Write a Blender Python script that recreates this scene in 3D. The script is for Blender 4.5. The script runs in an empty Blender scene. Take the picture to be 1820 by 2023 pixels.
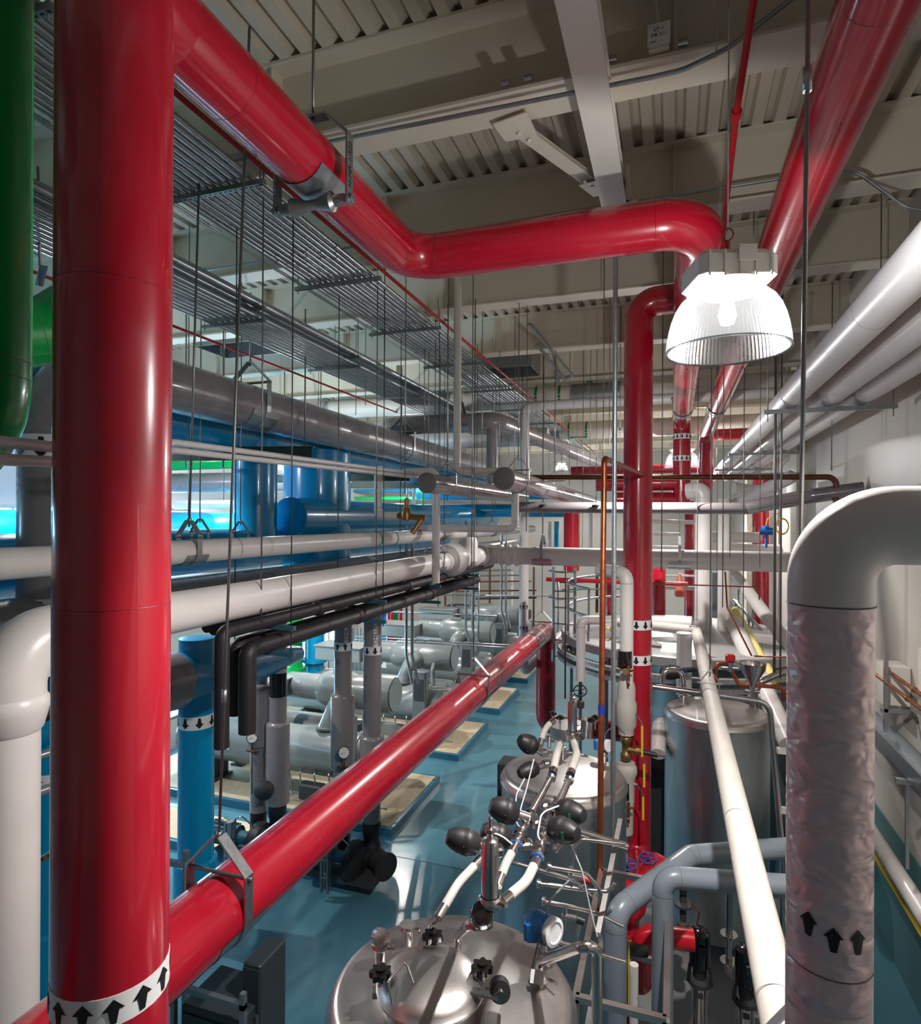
import bpy, math, random
import numpy as np
from mathutils import Vector, Matrix
random.seed(7)
S = bpy.context.scene
COL = S.collection
# ------------------------------------------------------------------ camera
F_PX, CY, EYE = 1224.0, 1024.0, 5.5
YAW, ROLL = math.radians(18.9), math.radians(0.3)
FW = Vector((-math.sin(YAW), math.cos(YAW), 0))
R0 = Vector((math.cos(YAW), math.sin(YAW), 0)); U0 = Vector((0, 0, 1))
RT = R0*math.cos(ROLL) + U0*math.sin(ROLL)
UP = U0*math.cos(ROLL) - R0*math.sin(ROLL)
CAM = Vector((0, 0, EYE))
cd = bpy.data.cameras.new('camera'); cam = bpy.data.objects.new('camera', cd); COL.objects.link(cam)
m = Matrix((RT, UP, -FW)).transposed().to_4x4(); m.translation = CAM
cam.matrix_world = m
cd.sensor_fit = 'HORIZONTAL'; cd.sensor_width = 36; cd.lens = F_PX/1820*36
cd.shift_y = (CY-1011.5)/1820
cd.clip_start = 0.05; cd.clip_end = 200
S.camera = cam
# ------------------------------------------------------------------ world, exposure
w = bpy.data.worlds.new('world'); S.world = w; w.use_nodes = True
w.node_tree.nodes['Background'].inputs[0].default_value = (0.75, 0.85, 1, 1)
w.node_tree.nodes['Background'].inputs[1].default_value = 0.6
S.view_settings.view_transform = 'Standard'; S.view_settings.look = 'None'
S.view_settings.gamma = 1; S.view_settings.use_curve_mapping = False
S.view_settings.exposure = 0.75
LAMP_W = 490.0
S.cycles.max_bounces = 7; S.cycles.diffuse_bounces = 4; S.cycles.glossy_bounces = 3
S.cycles.transparent_max_bounces = 6; S.cycles.transmission_bounces = 3
S.cycles.sample_clamp_indirect = 4; S.cycles.sample_clamp_direct = 30
S.cycles.caustics_reflective = False; S.cycles.caustics_refractive = False
S.cycles.use_denoising = True
S.cycles.use_light_tree = True

def ray(x, y): return FW + RT*((x-910)/F_PX) + UP*((CY-y)/F_PX)
def A(x, y, d=None, X=None, Y=None, Z=None):
    """point of the place seen at a pixel of the photograph, at depth d or on a plane"""
    r = ray(x, y)
    if X is not None: d = X/r.x
    elif Y is not None: d = Y/r.y
    elif Z is not None: d = (Z-EYE)/r.z
    return CAM + r*d
def AV(x, y0, y1, d):
    a = A(x, y0, d=d); b = A(x, y1, d=d)
    return Vector((a.x, a.y, a.z)), Vector((a.x, a.y, b.z))

# ------------------------------------------------------------------ materials
M = {}
def lin(c): return tuple(((v/255)/12.92 if v/255 <= .04045 else ((v/255+.055)/1.055)**2.4) for v in c)
def mat(name, rgb, rough=.4, metal=0, coat=0, bump=0, bscale=20, var=0, vscale=3, stretch=(1, 1, 1), emit=0, bdist=.01):
    mt = bpy.data.materials.new(name); mt.use_nodes = True
    nt = mt.node_tree; b = nt.nodes['Principled BSDF']
    c = lin(rgb)
    b.inputs['Base Color'].default_value = (*c, 1)
    b.inputs['Roughness'].default_value = rough; b.inputs['Metallic'].default_value = metal
    b.inputs['Coat Weight'].default_value = coat; b.inputs['Coat Roughness'].default_value = .08
    if emit:
        b.inputs['Emission Color'].default_value = (*c, 1); b.inputs['Emission Strength'].default_value = emit
    if bump or var:
        tc = nt.nodes.new('ShaderNodeTexCoord'); mp = nt.nodes.new('ShaderNodeMapping')
        mp.inputs['Scale'].default_value = stretch
        geo = nt.nodes.new('ShaderNodeNewGeometry')
        nt.links.new(geo.outputs['Position'], mp.inputs['Vector'])
    if var:
        n = nt.nodes.new('ShaderNodeTexNoise'); n.inputs['Scale'].default_value = vscale; n.inputs['Detail'].default_value = 4
        nt.links.new(mp.outputs[0], n.inputs['Vector'])
        r = nt.nodes.new('ShaderNodeValToRGB')
        r.color_ramp.elements[0].position = .3; r.color_ramp.elements[1].position = .7
        r.color_ramp.elements[0].color = (*[v*(1-var) for v in c], 1)
        r.color_ramp.elements[1].color = (*[min(1, v*(1+var*.6)) for v in c], 1)
        nt.links.new(n.outputs[0], r.inputs[0]); nt.links.new(r.outputs[0], b.inputs['Base Color'])
        q = nt.nodes.new('ShaderNodeMath'); q.operation = 'MULTIPLY_ADD'
        q.inputs[1].default_value = .15; q.inputs[2].default_value = max(0, rough-.07)
        nt.links.new(n.outputs[0], q.inputs[0]); nt.links.new(q.outputs[0], b.inputs['Roughness'])
    if bump:
        n2 = nt.nodes.new('ShaderNodeTexNoise'); n2.inputs['Scale'].default_value = bscale; n2.inputs['Detail'].default_value = 3
        nt.links.new(mp.outputs[0], n2.inputs['Vector'])
        bp = nt.nodes.new('ShaderNodeBump'); bp.inputs['Strength'].default_value = bump; bp.inputs['Distance'].default_value = bdist
        nt.links.new(n2.outputs[0], bp.inputs['Height']); nt.links.new(bp.outputs[0], b.inputs['Normal'])
    M[name] = mt; return mt
mat('red', (174, 15, 40), .26, coat=.6, var=.06, vscale=1.5, bump=.12, bscale=3)
mat('red_matte', (176, 22, 30), .45)
mat('red_valve', (196, 16, 36), .25, coat=.4)
mat('blue', (0, 140, 190), .25, coat=.3, var=.05, vscale=1.5, bump=.1, bscale=3)
mat('green', (0, 160, 72), .25, coat=.3, var=.08, bump=.1, bscale=3)
mat('grey', (138, 132, 134), .28, coat=.25, var=.05, bump=.12, bscale=3)
mat('bluegrey', (120, 130, 140), .3, coat=.2, var=.04)
mat('silverjacket', (150, 146, 150), .2, metal=.6, bump=.3, bscale=9)
mat('white', (216, 212, 210), .33, var=.04, bump=.08, bscale=4)
mat('canvas', (190, 185, 178), .6, var=.07, vscale=4, bump=.25, bscale=14)
mat('foil', (222, 200, 204), .28, bump=.0)
mat('black', (32, 27, 30), .55, bump=.15, bscale=30)
mat('blackplastic', (30, 30, 32), .5)
mat('blackgloss', (22, 18, 18), .12, coat=.6)
mat('rubber', (40, 40, 42), .7)
mat('galv', (168, 174, 178), .32, metal=.9, var=.12, vscale=25)
mat('galv_bar', (150, 154, 154), .42, metal=.8, var=.15, vscale=18)
mat('rod', (132, 132, 130), .4, metal=.85)
mat('darkchan', (30, 52, 46), .5, metal=.1)
mat('tealchan', (48, 92, 108), .5)
mat('steel', (206, 200, 198), .2, metal=1, var=.08, vscale=6, bump=.04, bscale=40)
mat('brushed', (200, 196, 194), .36, metal=1, var=.14, vscale=3, bump=.05, bscale=60)
mat('tankside', (188, 196, 200), .38, metal=1, var=.1, vscale=3, stretch=(3, 3, .6))
mat('copper', (168, 92, 62), .32, metal=.85, var=.25, vscale=14)
mat('copper_dark', (112, 72, 52), .4, metal=.7, var=.25, vscale=10)
mat('brass', (150, 118, 76), .4, metal=.9)
mat('cream', (214, 206, 188), .5, var=.03, vscale=1.2)
mat('creamdeck', (208, 199, 180), .5, var=.04, vscale=2)
mat('creamwall', (200, 194, 186), .45, var=.04, vscale=.8)
mat('creampipe', (208, 201, 190), .45)
mat('boxwhite', (226, 222, 212), .4)
mat('teal', (96, 138, 142), .35, var=.06)
mat('chiller', (126, 132, 130), .3, coat=.25, var=.05)
mat('darkpanel', (52, 58, 62), .4)
mat('midpanel', (104, 108, 110), .45)
mat('darkgrey', (60, 60, 62), .6)  # one even dark grey for feet, joints and small fittings
mat('concrete', (196, 178, 148), .75, var=.12, vscale=6)
mat('curbblue', (54, 112, 138), .3)
mat('tealmotor', (28, 84, 98), .4)
mat('yellow', (222, 190, 40), .4)
mat('paleyellow', (232, 214, 130), .5)
mat('bluevalve', (20, 96, 180), .35)
mat('bluehead', (24, 116, 196), .3, coat=.3)
mat('salmon', (232, 120, 104), .45)
mat('insul', (226, 206, 150), .8)
mat('tapewhite', (232, 232, 234), .5)
mat('tapegreen', (0, 120, 76), .5)
mat('tapeblue', (24, 50, 150), .4)
mat('ink', (12, 12, 14), .5)
mat('paper', (228, 228, 226), .6)
mat('tankshell', (140, 152, 156), .4, metal=.3)
mat('capgrey', (112, 106, 106), .5)
mat('padgrey', (150, 150, 148), .5, var=.1)
mat('tankdeck', (176, 176, 176), .4, metal=.3, var=.05)
mat('bulb', (255, 247, 235), .5, emit=90)
mat('daylight', (170, 225, 255), .5, emit=9)
mat('linegrey', (96, 92, 92), .6)
mat('seamred', (120, 4, 20), .4)
# wrinkled foil jacket
nt = M['foil'].node_tree; b = nt.nodes['Principled BSDF']
b.inputs['Metallic'].default_value = .2
geo = nt.nodes.new('ShaderNodeNewGeometry'); mp = nt.nodes.new('ShaderNodeMapping'); mp.inputs['Scale'].default_value = (1, 1, 1.9)
nt.links.new(geo.outputs['Position'], mp.inputs[0])
n1 = nt.nodes.new('ShaderNodeTexNoise'); n1.inputs['Scale'].default_value = 7; n1.inputs['Detail'].default_value = 2; n1.inputs['Distortion'].default_value = .5
v1 = nt.nodes.new('ShaderNodeTexNoise'); v1.noise_type = 'RIDGED_MULTIFRACTAL'; v1.inputs['Scale'].default_value = 7; v1.inputs['Detail'].default_value = 1
nt.links.new(mp.outputs[0], n1.inputs['Vector']); nt.links.new(mp.outputs[0], v1.inputs['Vector'])
ad = nt.nodes.new('ShaderNodeMath'); ad.operation = 'MULTIPLY_ADD'; ad.inputs[1].default_value = .25
nt.links.new(v1.outputs[0], ad.inputs[0]); nt.links.new(n1.outputs[0], ad.inputs[2])
bp = nt.nodes.new('ShaderNodeBump'); bp.inputs['Strength'].default_value = 1.0; bp.inputs['Distance'].default_value = .035
nt.links.new(ad.outputs[0], bp.inputs['Height']); nt.links.new(bp.outputs[0], b.inputs['Normal'])
# prismatic acrylic of the lamp domes
pm = bpy.data.materials.new('acrylic'); pm.use_nodes = True; nt = pm.node_tree; nt.nodes.clear()
out = nt.nodes.new('ShaderNodeOutputMaterial'); mx = nt.nodes.new('ShaderNodeMixShader'); mx2 = nt.nodes.new('ShaderNodeMixShader')
tr = nt.nodes.new('ShaderNodeBsdfTransparent'); tl = nt.nodes.new('ShaderNodeBsdfTranslucent'); gl = nt.nodes.new('ShaderNodeBsdfGlossy')
tr.inputs[0].default_value = (.82, .86, .9, 1); tl.inputs[0].default_value = (.006, .0063, .0066, 1); gl.inputs['Roughness'].default_value = .15
mx.inputs[0].default_value = .7; mx2.inputs[0].default_value = .08
nt.links.new(tr.outputs[0], mx.inputs[1]); nt.links.new(tl.outputs[0], mx.inputs[2])
nt.links.new(mx.outputs[0], mx2.inputs[1]); nt.links.new(gl.outputs[0], mx2.inputs[2]); nt.links.new(mx2.outputs[0], out.inputs[0])
M['acrylic'] = pm
# epoxy floor
fm = mat('floor', (74, 120, 136), .17, coat=.3)
nt = fm.node_tree; b = nt.nodes['Principled BSDF']
geo = nt.nodes.new('ShaderNodeNewGeometry')
n1 = nt.nodes.new('ShaderNodeTexNoise'); n1.inputs['Scale'].default_value = 90; n1.inputs['Detail'].default_value = 2
n2 = nt.nodes.new('ShaderNodeTexNoise'); n2.inputs['Scale'].default_value = 1.3; n2.inputs['Detail'].default_value = 4
nt.links.new(geo.outputs['Position'], n1.inputs[0]); nt.links.new(geo.outputs['Position'], n2.inputs[0])
mc = nt.nodes.new('ShaderNodeMix'); mc.data_type = 'RGBA'
mc.inputs[6].default_value = (*lin((72, 120, 136)), 1); mc.inputs[7].default_value = (*lin((90, 136, 150)), 1)
nt.links.new(n2.outputs[0], mc.inputs[0]); nt.links.new(mc.outputs[2], b.inputs['Base Color'])
bp = nt.nodes.new('ShaderNodeBump'); bp.inputs['Strength'].default_value = .35; bp.inputs['Distance'].default_value = .002
nt.links.new(n1.outputs[0], bp.inputs['Height']); nt.links.new(bp.outputs[0], b.inputs['Normal'])

# ------------------------------------------------------------------ mesh builder
def perp(t):
    a = Vector((0, 0, 1)) if abs(t.z) < .9 else Vector((1, 0, 0))
    u = t.cross(a).normalized(); return u, t.cross(u).normalized()
def fillet(pts, R, n=7):
    pts = [Vector(p) for p in pts]
    if len(pts) < 3 or R <= 0: return pts
    out = [pts[0]]
    for i in range(1, len(pts)-1):
        a, b, c = pts[i-1], pts[i], pts[i+1]
        d1 = (a-b); d2 = (c-b); l1, l2 = d1.length, d2.length
        if l1 < 1e-6 or l2 < 1e-6: continue
        d1.normalize(); d2.normalize(); ang = d1.angle(d2, math.pi)
        if ang > math.pi-.03: out.append(b); continue
        tl = min(R/math.tan(ang/2), l1*.49 if i > 1 else l1*.98, l2*.49 if i < len(pts)-2 else l2*.98)
        r = tl*math.tan(ang/2); bis = (d1+d2).normalized(); cen = b + bis*(r/math.sin(ang/2))
        s = b+d1*tl-cen; e = b+d2*tl-cen
        tot = s.angle(e); ax = s.cross(e)
        if ax.length < 1e-9: out.append(b); continue
        ax.normalize()
        for k in range(n+1): out.append(cen + Matrix.Rotation(tot*k/n, 3, ax) @ s)
    out.append(pts[-1]); return out
class MB:
    def __init__(s): s.v = []; s.f = []; s.sm = []
    def add(s, vs, fs, smooth=False):
        o = len(s.v); s.v += [tuple(v) for v in vs]; s.f += [tuple(i+o for i in f) for f in fs]; s.sm += [smooth]*len(fs); return s
    def tube(s, pts, r, n=14, bend=0, caps=True, ns=7, close=False):
        pts = fillet(pts, bend, ns) if bend else [Vector(p) for p in pts]
        rs = r if isinstance(r, (list, tuple)) and len(r) == len(pts) else [r[0] if isinstance(r, (list, tuple)) else r]*len(pts)
        T = []
        for i in range(len(pts)):
            if close: t = pts[(i+1) % len(pts)]-pts[i-1]
            else: t = (pts[min(i+1, len(pts)-1)]-pts[max(i-1, 0)])
            T.append(t.normalized())
        u, v = perp(T[0]); vs = []; fs = []
        for i, p in enumerate(pts):
            if i:
                u = (u - T[i]*u.dot(T[i]))
                u = u.normalized() if u.length > 1e-6 else perp(T[i])[0]
                v = T[i].cross(u)
            for k in range(n):
                a = 2*math.pi*k/n; vs.append(p+(u*math.cos(a)+v*math.sin(a))*rs[i])
        L = len(pts)
        for i in range(L if close else L-1):
            j = (i+1) % L
            for k in range(n): fs.append((i*n+k, i*n+(k+1) % n, j*n+(k+1) % n, j*n+k))
        s.add(vs, fs, True)
        if caps and not close:
            s.add(vs[:n], [tuple(range(n))[::-1]]); s.add(vs[-n:], [tuple(range(n))])
        return s
    def cyl(s, a, b, r, n=14, r2=None, caps=True): return s.tube([a, b], [r, r2 if r2 is not None else r], n, caps=caps)
    def box(s, c, d, rz=0, rot=None):
        c = Vector(c); h = [x/2 for x in d]
        R = rot if rot is not None else Matrix.Rotation(rz, 3, 'Z')
        vs = [c + R @ Vector((x*h[0], y*h[1], z*h[2])) for x in (-1, 1) for y in (-1, 1) for z in (-1, 1)]
        return s.add(vs, [(0, 1, 3, 2), (4, 6, 7, 5), (0, 4, 5, 1), (2, 3, 7, 6), (0, 2, 6, 4), (1, 5, 7, 3)])
    def rbox(s, c, d, bev=.01, rz=0):
        c = Vector(c); R = Matrix.Rotation(rz, 3, 'Z'); x, y, z = d[0]/2, d[1]/2, d[2]/2; q = bev
        ring = [(x-q, y), (x, y-q), (x, -y+q), (x-q, -y), (-x+q, -y), (-x, -y+q), (-x, y-q), (-x+q, y)]
        ring2 = [(px*(x-q)/x, py*(y-q)/y) for px, py in ring]; vs = []
        for zz, rg in ((-z, ring2), (-z+q, ring), (z-q, ring), (z, ring2)):
            vs += [c + R @ Vector((a, b, zz)) for a, b in rg]
        fs = [tuple(range(8)), tuple(range(24, 32))[::-1]]
        for l in range(3):
            for k in range(8): fs.append((l*8+k, l*8+8+k, l*8+8+(k+1) % 8, l*8+(k+1) % 8))
        return s.add(vs, fs)
    def bar(s, a, b, w, h, up=None):
        a = Vector(a); b = Vector(b); t = (b-a); L = t.length; t.normalize()
        up = Vector(up) if up is not None else (Vector((0, 0, 1)) if abs(t.z) < .9 else Vector((0, 1, 0)))
        sx = t.cross(up).normalized(); uz = sx.cross(t)
        R = Matrix((t, sx, uz)).transposed(); return s.box((a+b)/2, (L, w, h), rot=R)
    def lathe(s, prof, o, ax=(0, 0, 1), n=32, sharp=40, arc=1.0):
        o = Vector(o); ax = Vector(ax).normalized(); u, v = perp(ax)
        full = arc >= 1; N = n if full else n+1
        P = [(p[0], p[1]) for p in prof]
        for i in range(len(P)-1):
            vs = []
            for (r, h) in (P[i], P[i+1]):
                for k in range(N):
                    a = 2*math.pi*arc*k/n; vs.append(o+ax*h+(u*math.cos(a)+v*math.sin(a))*r)
            fs = [(k, (k+1) % N if full else k+1, N+((k+1) % N if full else k+1), N+k) for k in range(n)]
            s.add(vs, fs, True)
        return s
    def strip(s, pts, wdir, w, t):
        pts = [Vector(p) for p in pts]; wd = Vector(wdir).normalized(); vs = []
        for i, p in enumerate(pts):
            tg = (pts[min(i+1, len(pts)-1)]-pts[max(i-1, 0)]).normalized(); nn = tg.cross(wd).normalized()
            for a, b in ((-1, -1), (1, -1), (1, 1), (-1, 1)): vs.append(p+wd*(w/2*a)+nn*(t/2*b))
        fs = []
        for i in range(len(pts)-1):
            for k in range(4): fs.append((i*4+k, i*4+(k+1) % 4, i*4+4+(k+1) % 4, i*4+4+k))
        fs += [(3, 2, 1, 0), tuple(len(vs)-4+k for k in range(4))]
        return s.add(vs, fs)
    def prism(s, poly, o, ux, uy, uz, h):
        o = Vector(o); ux = Vector(ux); uy = Vector(uy); uz = Vector(uz); n = len(poly)
        vs = [o+ux*x+uy*y for x, y in poly]+[o+ux*x+uy*y+uz*h for x, y in poly]
        return s.add(vs, [tuple(range(n))[::-1], tuple(range(n, 2*n))]+[(k, (k+1) % n, n+(k+1) % n, n+k) for k in range(n)])
    def build(s, name, material, parent=None, origin=None, label=None, cat=None, group=None, kind=None):
        me = bpy.data.meshes.new(name)
        V = np.array(s.v, dtype=float)
        if origin is None: origin = parent['_o'] if parent is not None else tuple(V.mean(0))
        origin = Vector(origin)
        V = V-np.array(origin)
        me.from_pydata(V.tolist(), [], s.f); me.polygons.foreach_set('use_smooth', s.sm)
        if any(s.sm):
            # weld seams between smooth strips, keep sharp where the angle is large
            import bmesh
            bm = bmesh.new(); bm.from_mesh(me); bmesh.ops.remove_doubles(bm, verts=bm.verts, dist=1e-5); 
            bmesh.ops.recalc_face_normals(bm, faces=bm.faces)
            for e in bm.edges:
                if len(e.link_faces) == 2 and e.calc_face_angle(0) > .75: e.smooth = False
                if len(e.link_faces) == 2 and not (e.link_faces[0].smooth and e.link_faces[1].smooth): e.smooth = False
            bm.to_mesh(me); bm.free()
        else:
            import bmesh
            bm = bmesh.new(); bm.from_mesh(me); bmesh.ops.recalc_face_normals(bm, faces=bm.faces); bm.to_mesh(me); bm.free()
        me.materials.append(M[material] if isinstance(material, str) else material)
        ob = bpy.data.objects.new(name, me); COL.objects.link(ob)
        _place(ob, origin, parent); tag(ob, label, cat, group, kind); return ob
ORG = {}
def _place(ob, origin, parent):
    ob['_o'] = tuple(origin)
    if parent is not None:
        ob.parent = parent; ob.location = Vector(origin)-Vector(parent['_o'])
    else: ob.location = origin
def tag(o, label=None, cat=None, group=None, kind=None):
    if label: o['label'] = label
    if cat: o['category'] = cat
    if group: o['group'] = group
    if kind: o['kind'] = kind
def thing(name, loc, label, cat, group=None):
    o = bpy.data.objects.new(name, None); COL.objects.link(o); o.empty_display_size = .1
    _place(o, Vector(loc), None); tag(o, label, cat, group); return o
def copy_tree(src, delta, label=None, parent=None):
    c = src.copy(); COL.objects.link(c)
    if parent is not None: c.parent = parent
    else: c.location = src.location+Vector(delta)
    if label: c['label'] = label
    c['_o'] = tuple(Vector(src['_o'])+Vector(delta))
    for ch in list(src.children): copy_tree(ch, delta, None, c)
    return c
def text(parent, name, body, size, loc, xdir, ydir, material='ink'):
    cu = bpy.data.curves.new(name, 'FONT'); cu.body = body; cu.size = size; cu.align_x = 'CENTER'; cu.align_y = 'CENTER'
    cu.extrude = .0004; cu.resolution_u = 2
    t = bpy.data.objects.new('tmp_text', cu); COL.objects.link(t)
    bpy.context.view_layer.update()
    me = bpy.data.meshes.new_from_object(t.evaluated_get(bpy.context.evaluated_depsgraph_get()))
    bpy.data.objects.remove(t); x = Vector(xdir).normalized(); y = Vector(ydir).normalized(); z = x.cross(y)
    me.transform(Matrix((x, y, z)).transposed().to_4x4()); me.materials.clear(); me.materials.append(M[material])
    ob = bpy.data.objects.new(name, me); COL.objects.link(ob); _place(ob, Vector(loc), parent); return ob

def seam(parent, p, axis, r, material='linegrey', w=.004, name='jacket_seam'):
    axis = Vector(axis).normalized(); p = Vector(p)
    return MB().lathe([(r+.0005, -w/2), (r+.0015, 0), (r+.0005, w/2)], p, axis, 28).build(name, material, parent)
def marker(parent, p, axis, r, width=.12, n=8, sgn=1, phase=0, size=None, material='tapewhite', arrows=True):
    """a flow marker: a paper band round the pipe and black arrows on it pointing along axis*sgn"""
    axis = Vector(axis).normalized(); p = Vector(p); u, v = perp(axis)
    bd = MB().lathe([(r+.0005, -width/2), (r+.0025, -width/2), (r+.0025, width/2), (r+.0005, width/2)], p, axis, 32).build('flow_marker', material, parent)
    if not arrows: return bd
    L = size or width*.8; hw = min(L*.42, math.pi*r/n*.8); R = r+.0045
    for k in range(n):
        a0 = 2*math.pi*k/n+phase; vs = []; fs = []; C = 8
        cols = [-1+2*i/C for i in range(C+1)]; o = 0
        def P(s, t):
            a = a0+s/R; return p+axis*t*sgn+(u*math.cos(a)+v*math.sin(a))*R
        for i, c in enumerate(cols):
            top = L/2-abs(c)*L*.45; bot = L/2-L*.45 if abs(c) > .36 else -L/2
            vs += [P(c*hw, top), P(c*hw, bot)]
        for i in range(C): fs.append((2*i, 2*i+1, 2*i+3, 2*i+2))
        MB().add(vs, fs).build('arrow', 'ink', bd)
    return bd
def pipe(name, label, cat, pts, r, material, bend=None, n=20, group=None, seams=(), ns=8, parent=None, seammat='linegrey', caps=True):
    """a pipe run with rounded elbows; jacket seams as rings at both ends of each elbow"""
    pts = [Vector(p) for p in pts]
    if bend is None: bend = r*3
    ob = MB().tube(pts, r, n, bend=bend, ns=ns, caps=caps).build(name, material, parent, label=label, cat=cat, group=group)
    for i in range(1, len(pts)-1):
        if seams is None: break
        for q in (pts[i-1], pts[i+1]):
            d = q-pts[i]; L = d.length; d.normalize(); e = (pts[i-1]-pts[i]).angle(pts[i+1]-pts[i], math.pi)
            if e > 3.0: continue
            t = bend/math.tan(e/2)+.01
            if t < L*.9: seam(ob, pts[i]+d*t, d, r, seammat)
    for (p, ax) in (seams or ()): seam(ob, p, ax, r, seammat)
    return ob
def rod(parent, a, b, r=.006, name='rod', material='rod'):
    return MB().cyl(a, b, r, 8).build(name, material, parent)
def clevis(c, axis, r, top, label, peak=None, w=.05, group=None, rodr=.007, lean=(0, 0), saddle=True, textbody=None, t=.008, coupling=None):
    """clevis hanger round a pipe at c; axis is the pipe's direction, top the height its rod reaches"""
    c = Vector(c); ax = Vector(axis).normalized(); sd = Vector((0, 0, 1)).cross(ax).normalized(); z = Vector((0, 0, 1))
    h = thing('clevis_hanger', c-z*(r+.01), label, 'pipe hanger', group)
    R = r+.008; sh = r*1.05+.03; pk = peak or (r*1.9+.06); pts = []
    pts.append(c+z*pk-sd*.02); pts.append(c+z*sh-sd*R)
    for k in range(13): a = math.pi+math.pi*k/12; pts.append(c+sd*math.cos(a)*R+z*math.sin(a)*R)
    pts.append(c+z*sh+sd*R); pts.append(c+z*pk+sd*.02)
    MB().strip(pts, ax, w, t).build('strap', 'galv', h)
    b = MB().cyl(c+z*(sh-.02)-sd*(R+.03), c+z*(sh-.02)+sd*(R+.03), max(.007, r*.06), 10)
    b.build('cross_bolt', 'rod', h)
    for q in (-1, 1):
        p = c+z*(sh-.02)+sd*q*(R+.012); MB().cyl(p, p+sd*q*.014, .016 if r > .1 else .01, 6).build('nut', 'galv', h)
    top_p = Vector((c.x+lean[0], c.y+lean[1], top))
    rod(h, c+z*(pk-.05), top_p, rodr)
    MB().cyl(c+z*(pk-.012), c+z*(pk+.02), rodr*2.1, 6).build('nut', 'galv', h)
    if coupling:
        f = coupling; q = (c+z*pk).lerp(top_p, f); dd = (top_p-c).normalized()
        MB().cyl(q-dd*.04, q+dd*.04, rodr*1.9, 8).build('rod_coupling', 'galv', h)
    if saddle:
        L = r*1.6+.08; vs = []; fs = []; K = 10
        for e in (-L/2, L/2):
            for rr in (r+.001, r+.005):
                for k in range(K+1):
                    a = math.pi*1.08+math.pi*.84*k/K; vs.append(c+ax*e+sd*math.cos(a)*rr+z*math.sin(a)*rr)
        q = K+1
        for k in range(K): fs += [(k, k+1, 2*q+k+1, 2*q+k), (q+k, q+k+1, 3*q+k+1, 3*q+k), (k, k+1, q+k+1, q+k), (2*q+k, 2*q+k+1, 3*q+k+1, 3*q+k)]
        MB().add(vs, fs).build('saddle', 'galv', h)
    if textbody:
        mid = (pts[-1]+pts[-2])/2; xd = (pts[-2]-pts[-1]).normalized(); nrm = xd.cross(ax)
        yd = ax if xd.cross(ax).z > 0 else -ax
        text(h, 'writing', textbody, .05, mid+xd.cross(yd)*(t/2+.001), xd, yd)
    return h
def strut(a, b, w=.041, slots=0):
    mb = MB().bar(a, b, w, w); return mb
def trapeze(a, b, ztop, label, group=None, mb_mat='galv_bar', w=.041, lows=.06, slots=0, rodr=.006, tops=None, xr=None):
    """strut crossbar between a and b hung by two rods"""
    a = Vector(a); b = Vector(b); h = thing('trapeze_hanger', a, label, 'pipe hanger', group)
    MB().bar(a, b, w, w).build('crossbar', mb_mat, h)
    d = (b-a).normalized(); L = (b-a).length
    if slots:
        s = MB(); N = int(L/.05)
        for k in range(N):
            p = a+d*(k+.5)*L/N-Vector((0, 0, w/2+.0005)); s.bar(p-d*.014, p+d*.014, .013, .002)
        s.build('slots', 'ink', h)['kind'] = 'stuff'
    for i, p in enumerate((a+d*.04, b-d*.04)):
        zt = tops[i] if tops else ztop
        rod(h, p-Vector((0, 0, lows)), Vector((p.x, p.y, zt)), rodr)
        MB().cyl(p-Vector((0, 0, w/2+.012)), p-Vector((0, 0, w/2)), .012, 6).build('nut', 'galv', h)
    return h
def wheel(mb, c, ax, R, t=.008, spokes=5):
    c = Vector(c); ax = Vector(ax).normalized(); u, v = perp(ax)
    mb.tube([c+(u*math.cos(2*math.pi*k/20)+v*math.sin(2*math.pi*k/20))*R for k in range(20)], t, 6, close=True)
    for k in range(spokes): a = 2*math.pi*k/spokes; mb.cyl(c, c+(u*math.cos(a)+v*math.sin(a))*R, t*.7, 5)
    mb.cyl(c-ax*t*2, c+ax*t*2, t*2, 8); return mb

# ================================================================== the setting
XL, XR, Y0, Y1, ZC = -11.2, 2.65, -7.0, 32.0, 9.3
MB().box(((XL+XR)/2, (Y0+Y1)/2, -.05), (XR-XL+.6, Y1-Y0+.6, .1)).build('floor', 'floor', kind='structure')
# fluted steel roof deck, flutes along the hall
mb = MB(); prof = []; x = XL-.3
while x < XR+.3:
    prof += [(x, 0), (x+.10, 0), (x+.125, .075), (x+.175, .075)]; x += .2
vs = [(x, y, ZC+z) for y in (Y0-.2, Y1+.2) for x, z in prof]; N = len(prof)
mb.add(vs, [(k, k+1, N+k+1, N+k) for k in range(N-1)])
mb.box(((XL+XR)/2, (Y0+Y1)/2, ZC+.13), (XR-XL+.6, Y1-Y0+.6, .05))
mb.build('ceiling', 'creamdeck', kind='structure')
def wall(name, c, d, material='creamwall'):
    return MB().box(c, d).build(name, material, kind='structure')
wr = wall('wall_right', (XR+.1, (Y0+Y1)/2, ZC/2), (.2, Y1-Y0+.4, ZC+.1))
wall('wall_back', ((XL+XR)/2, Y1+.1, ZC/2), (XR-XL+.4, .2, ZC+.1))
wall('wall_front', ((XL+XR)/2, Y0-.1, ZC/2), (XR-XL+.4, .2, ZC+.1))
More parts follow.
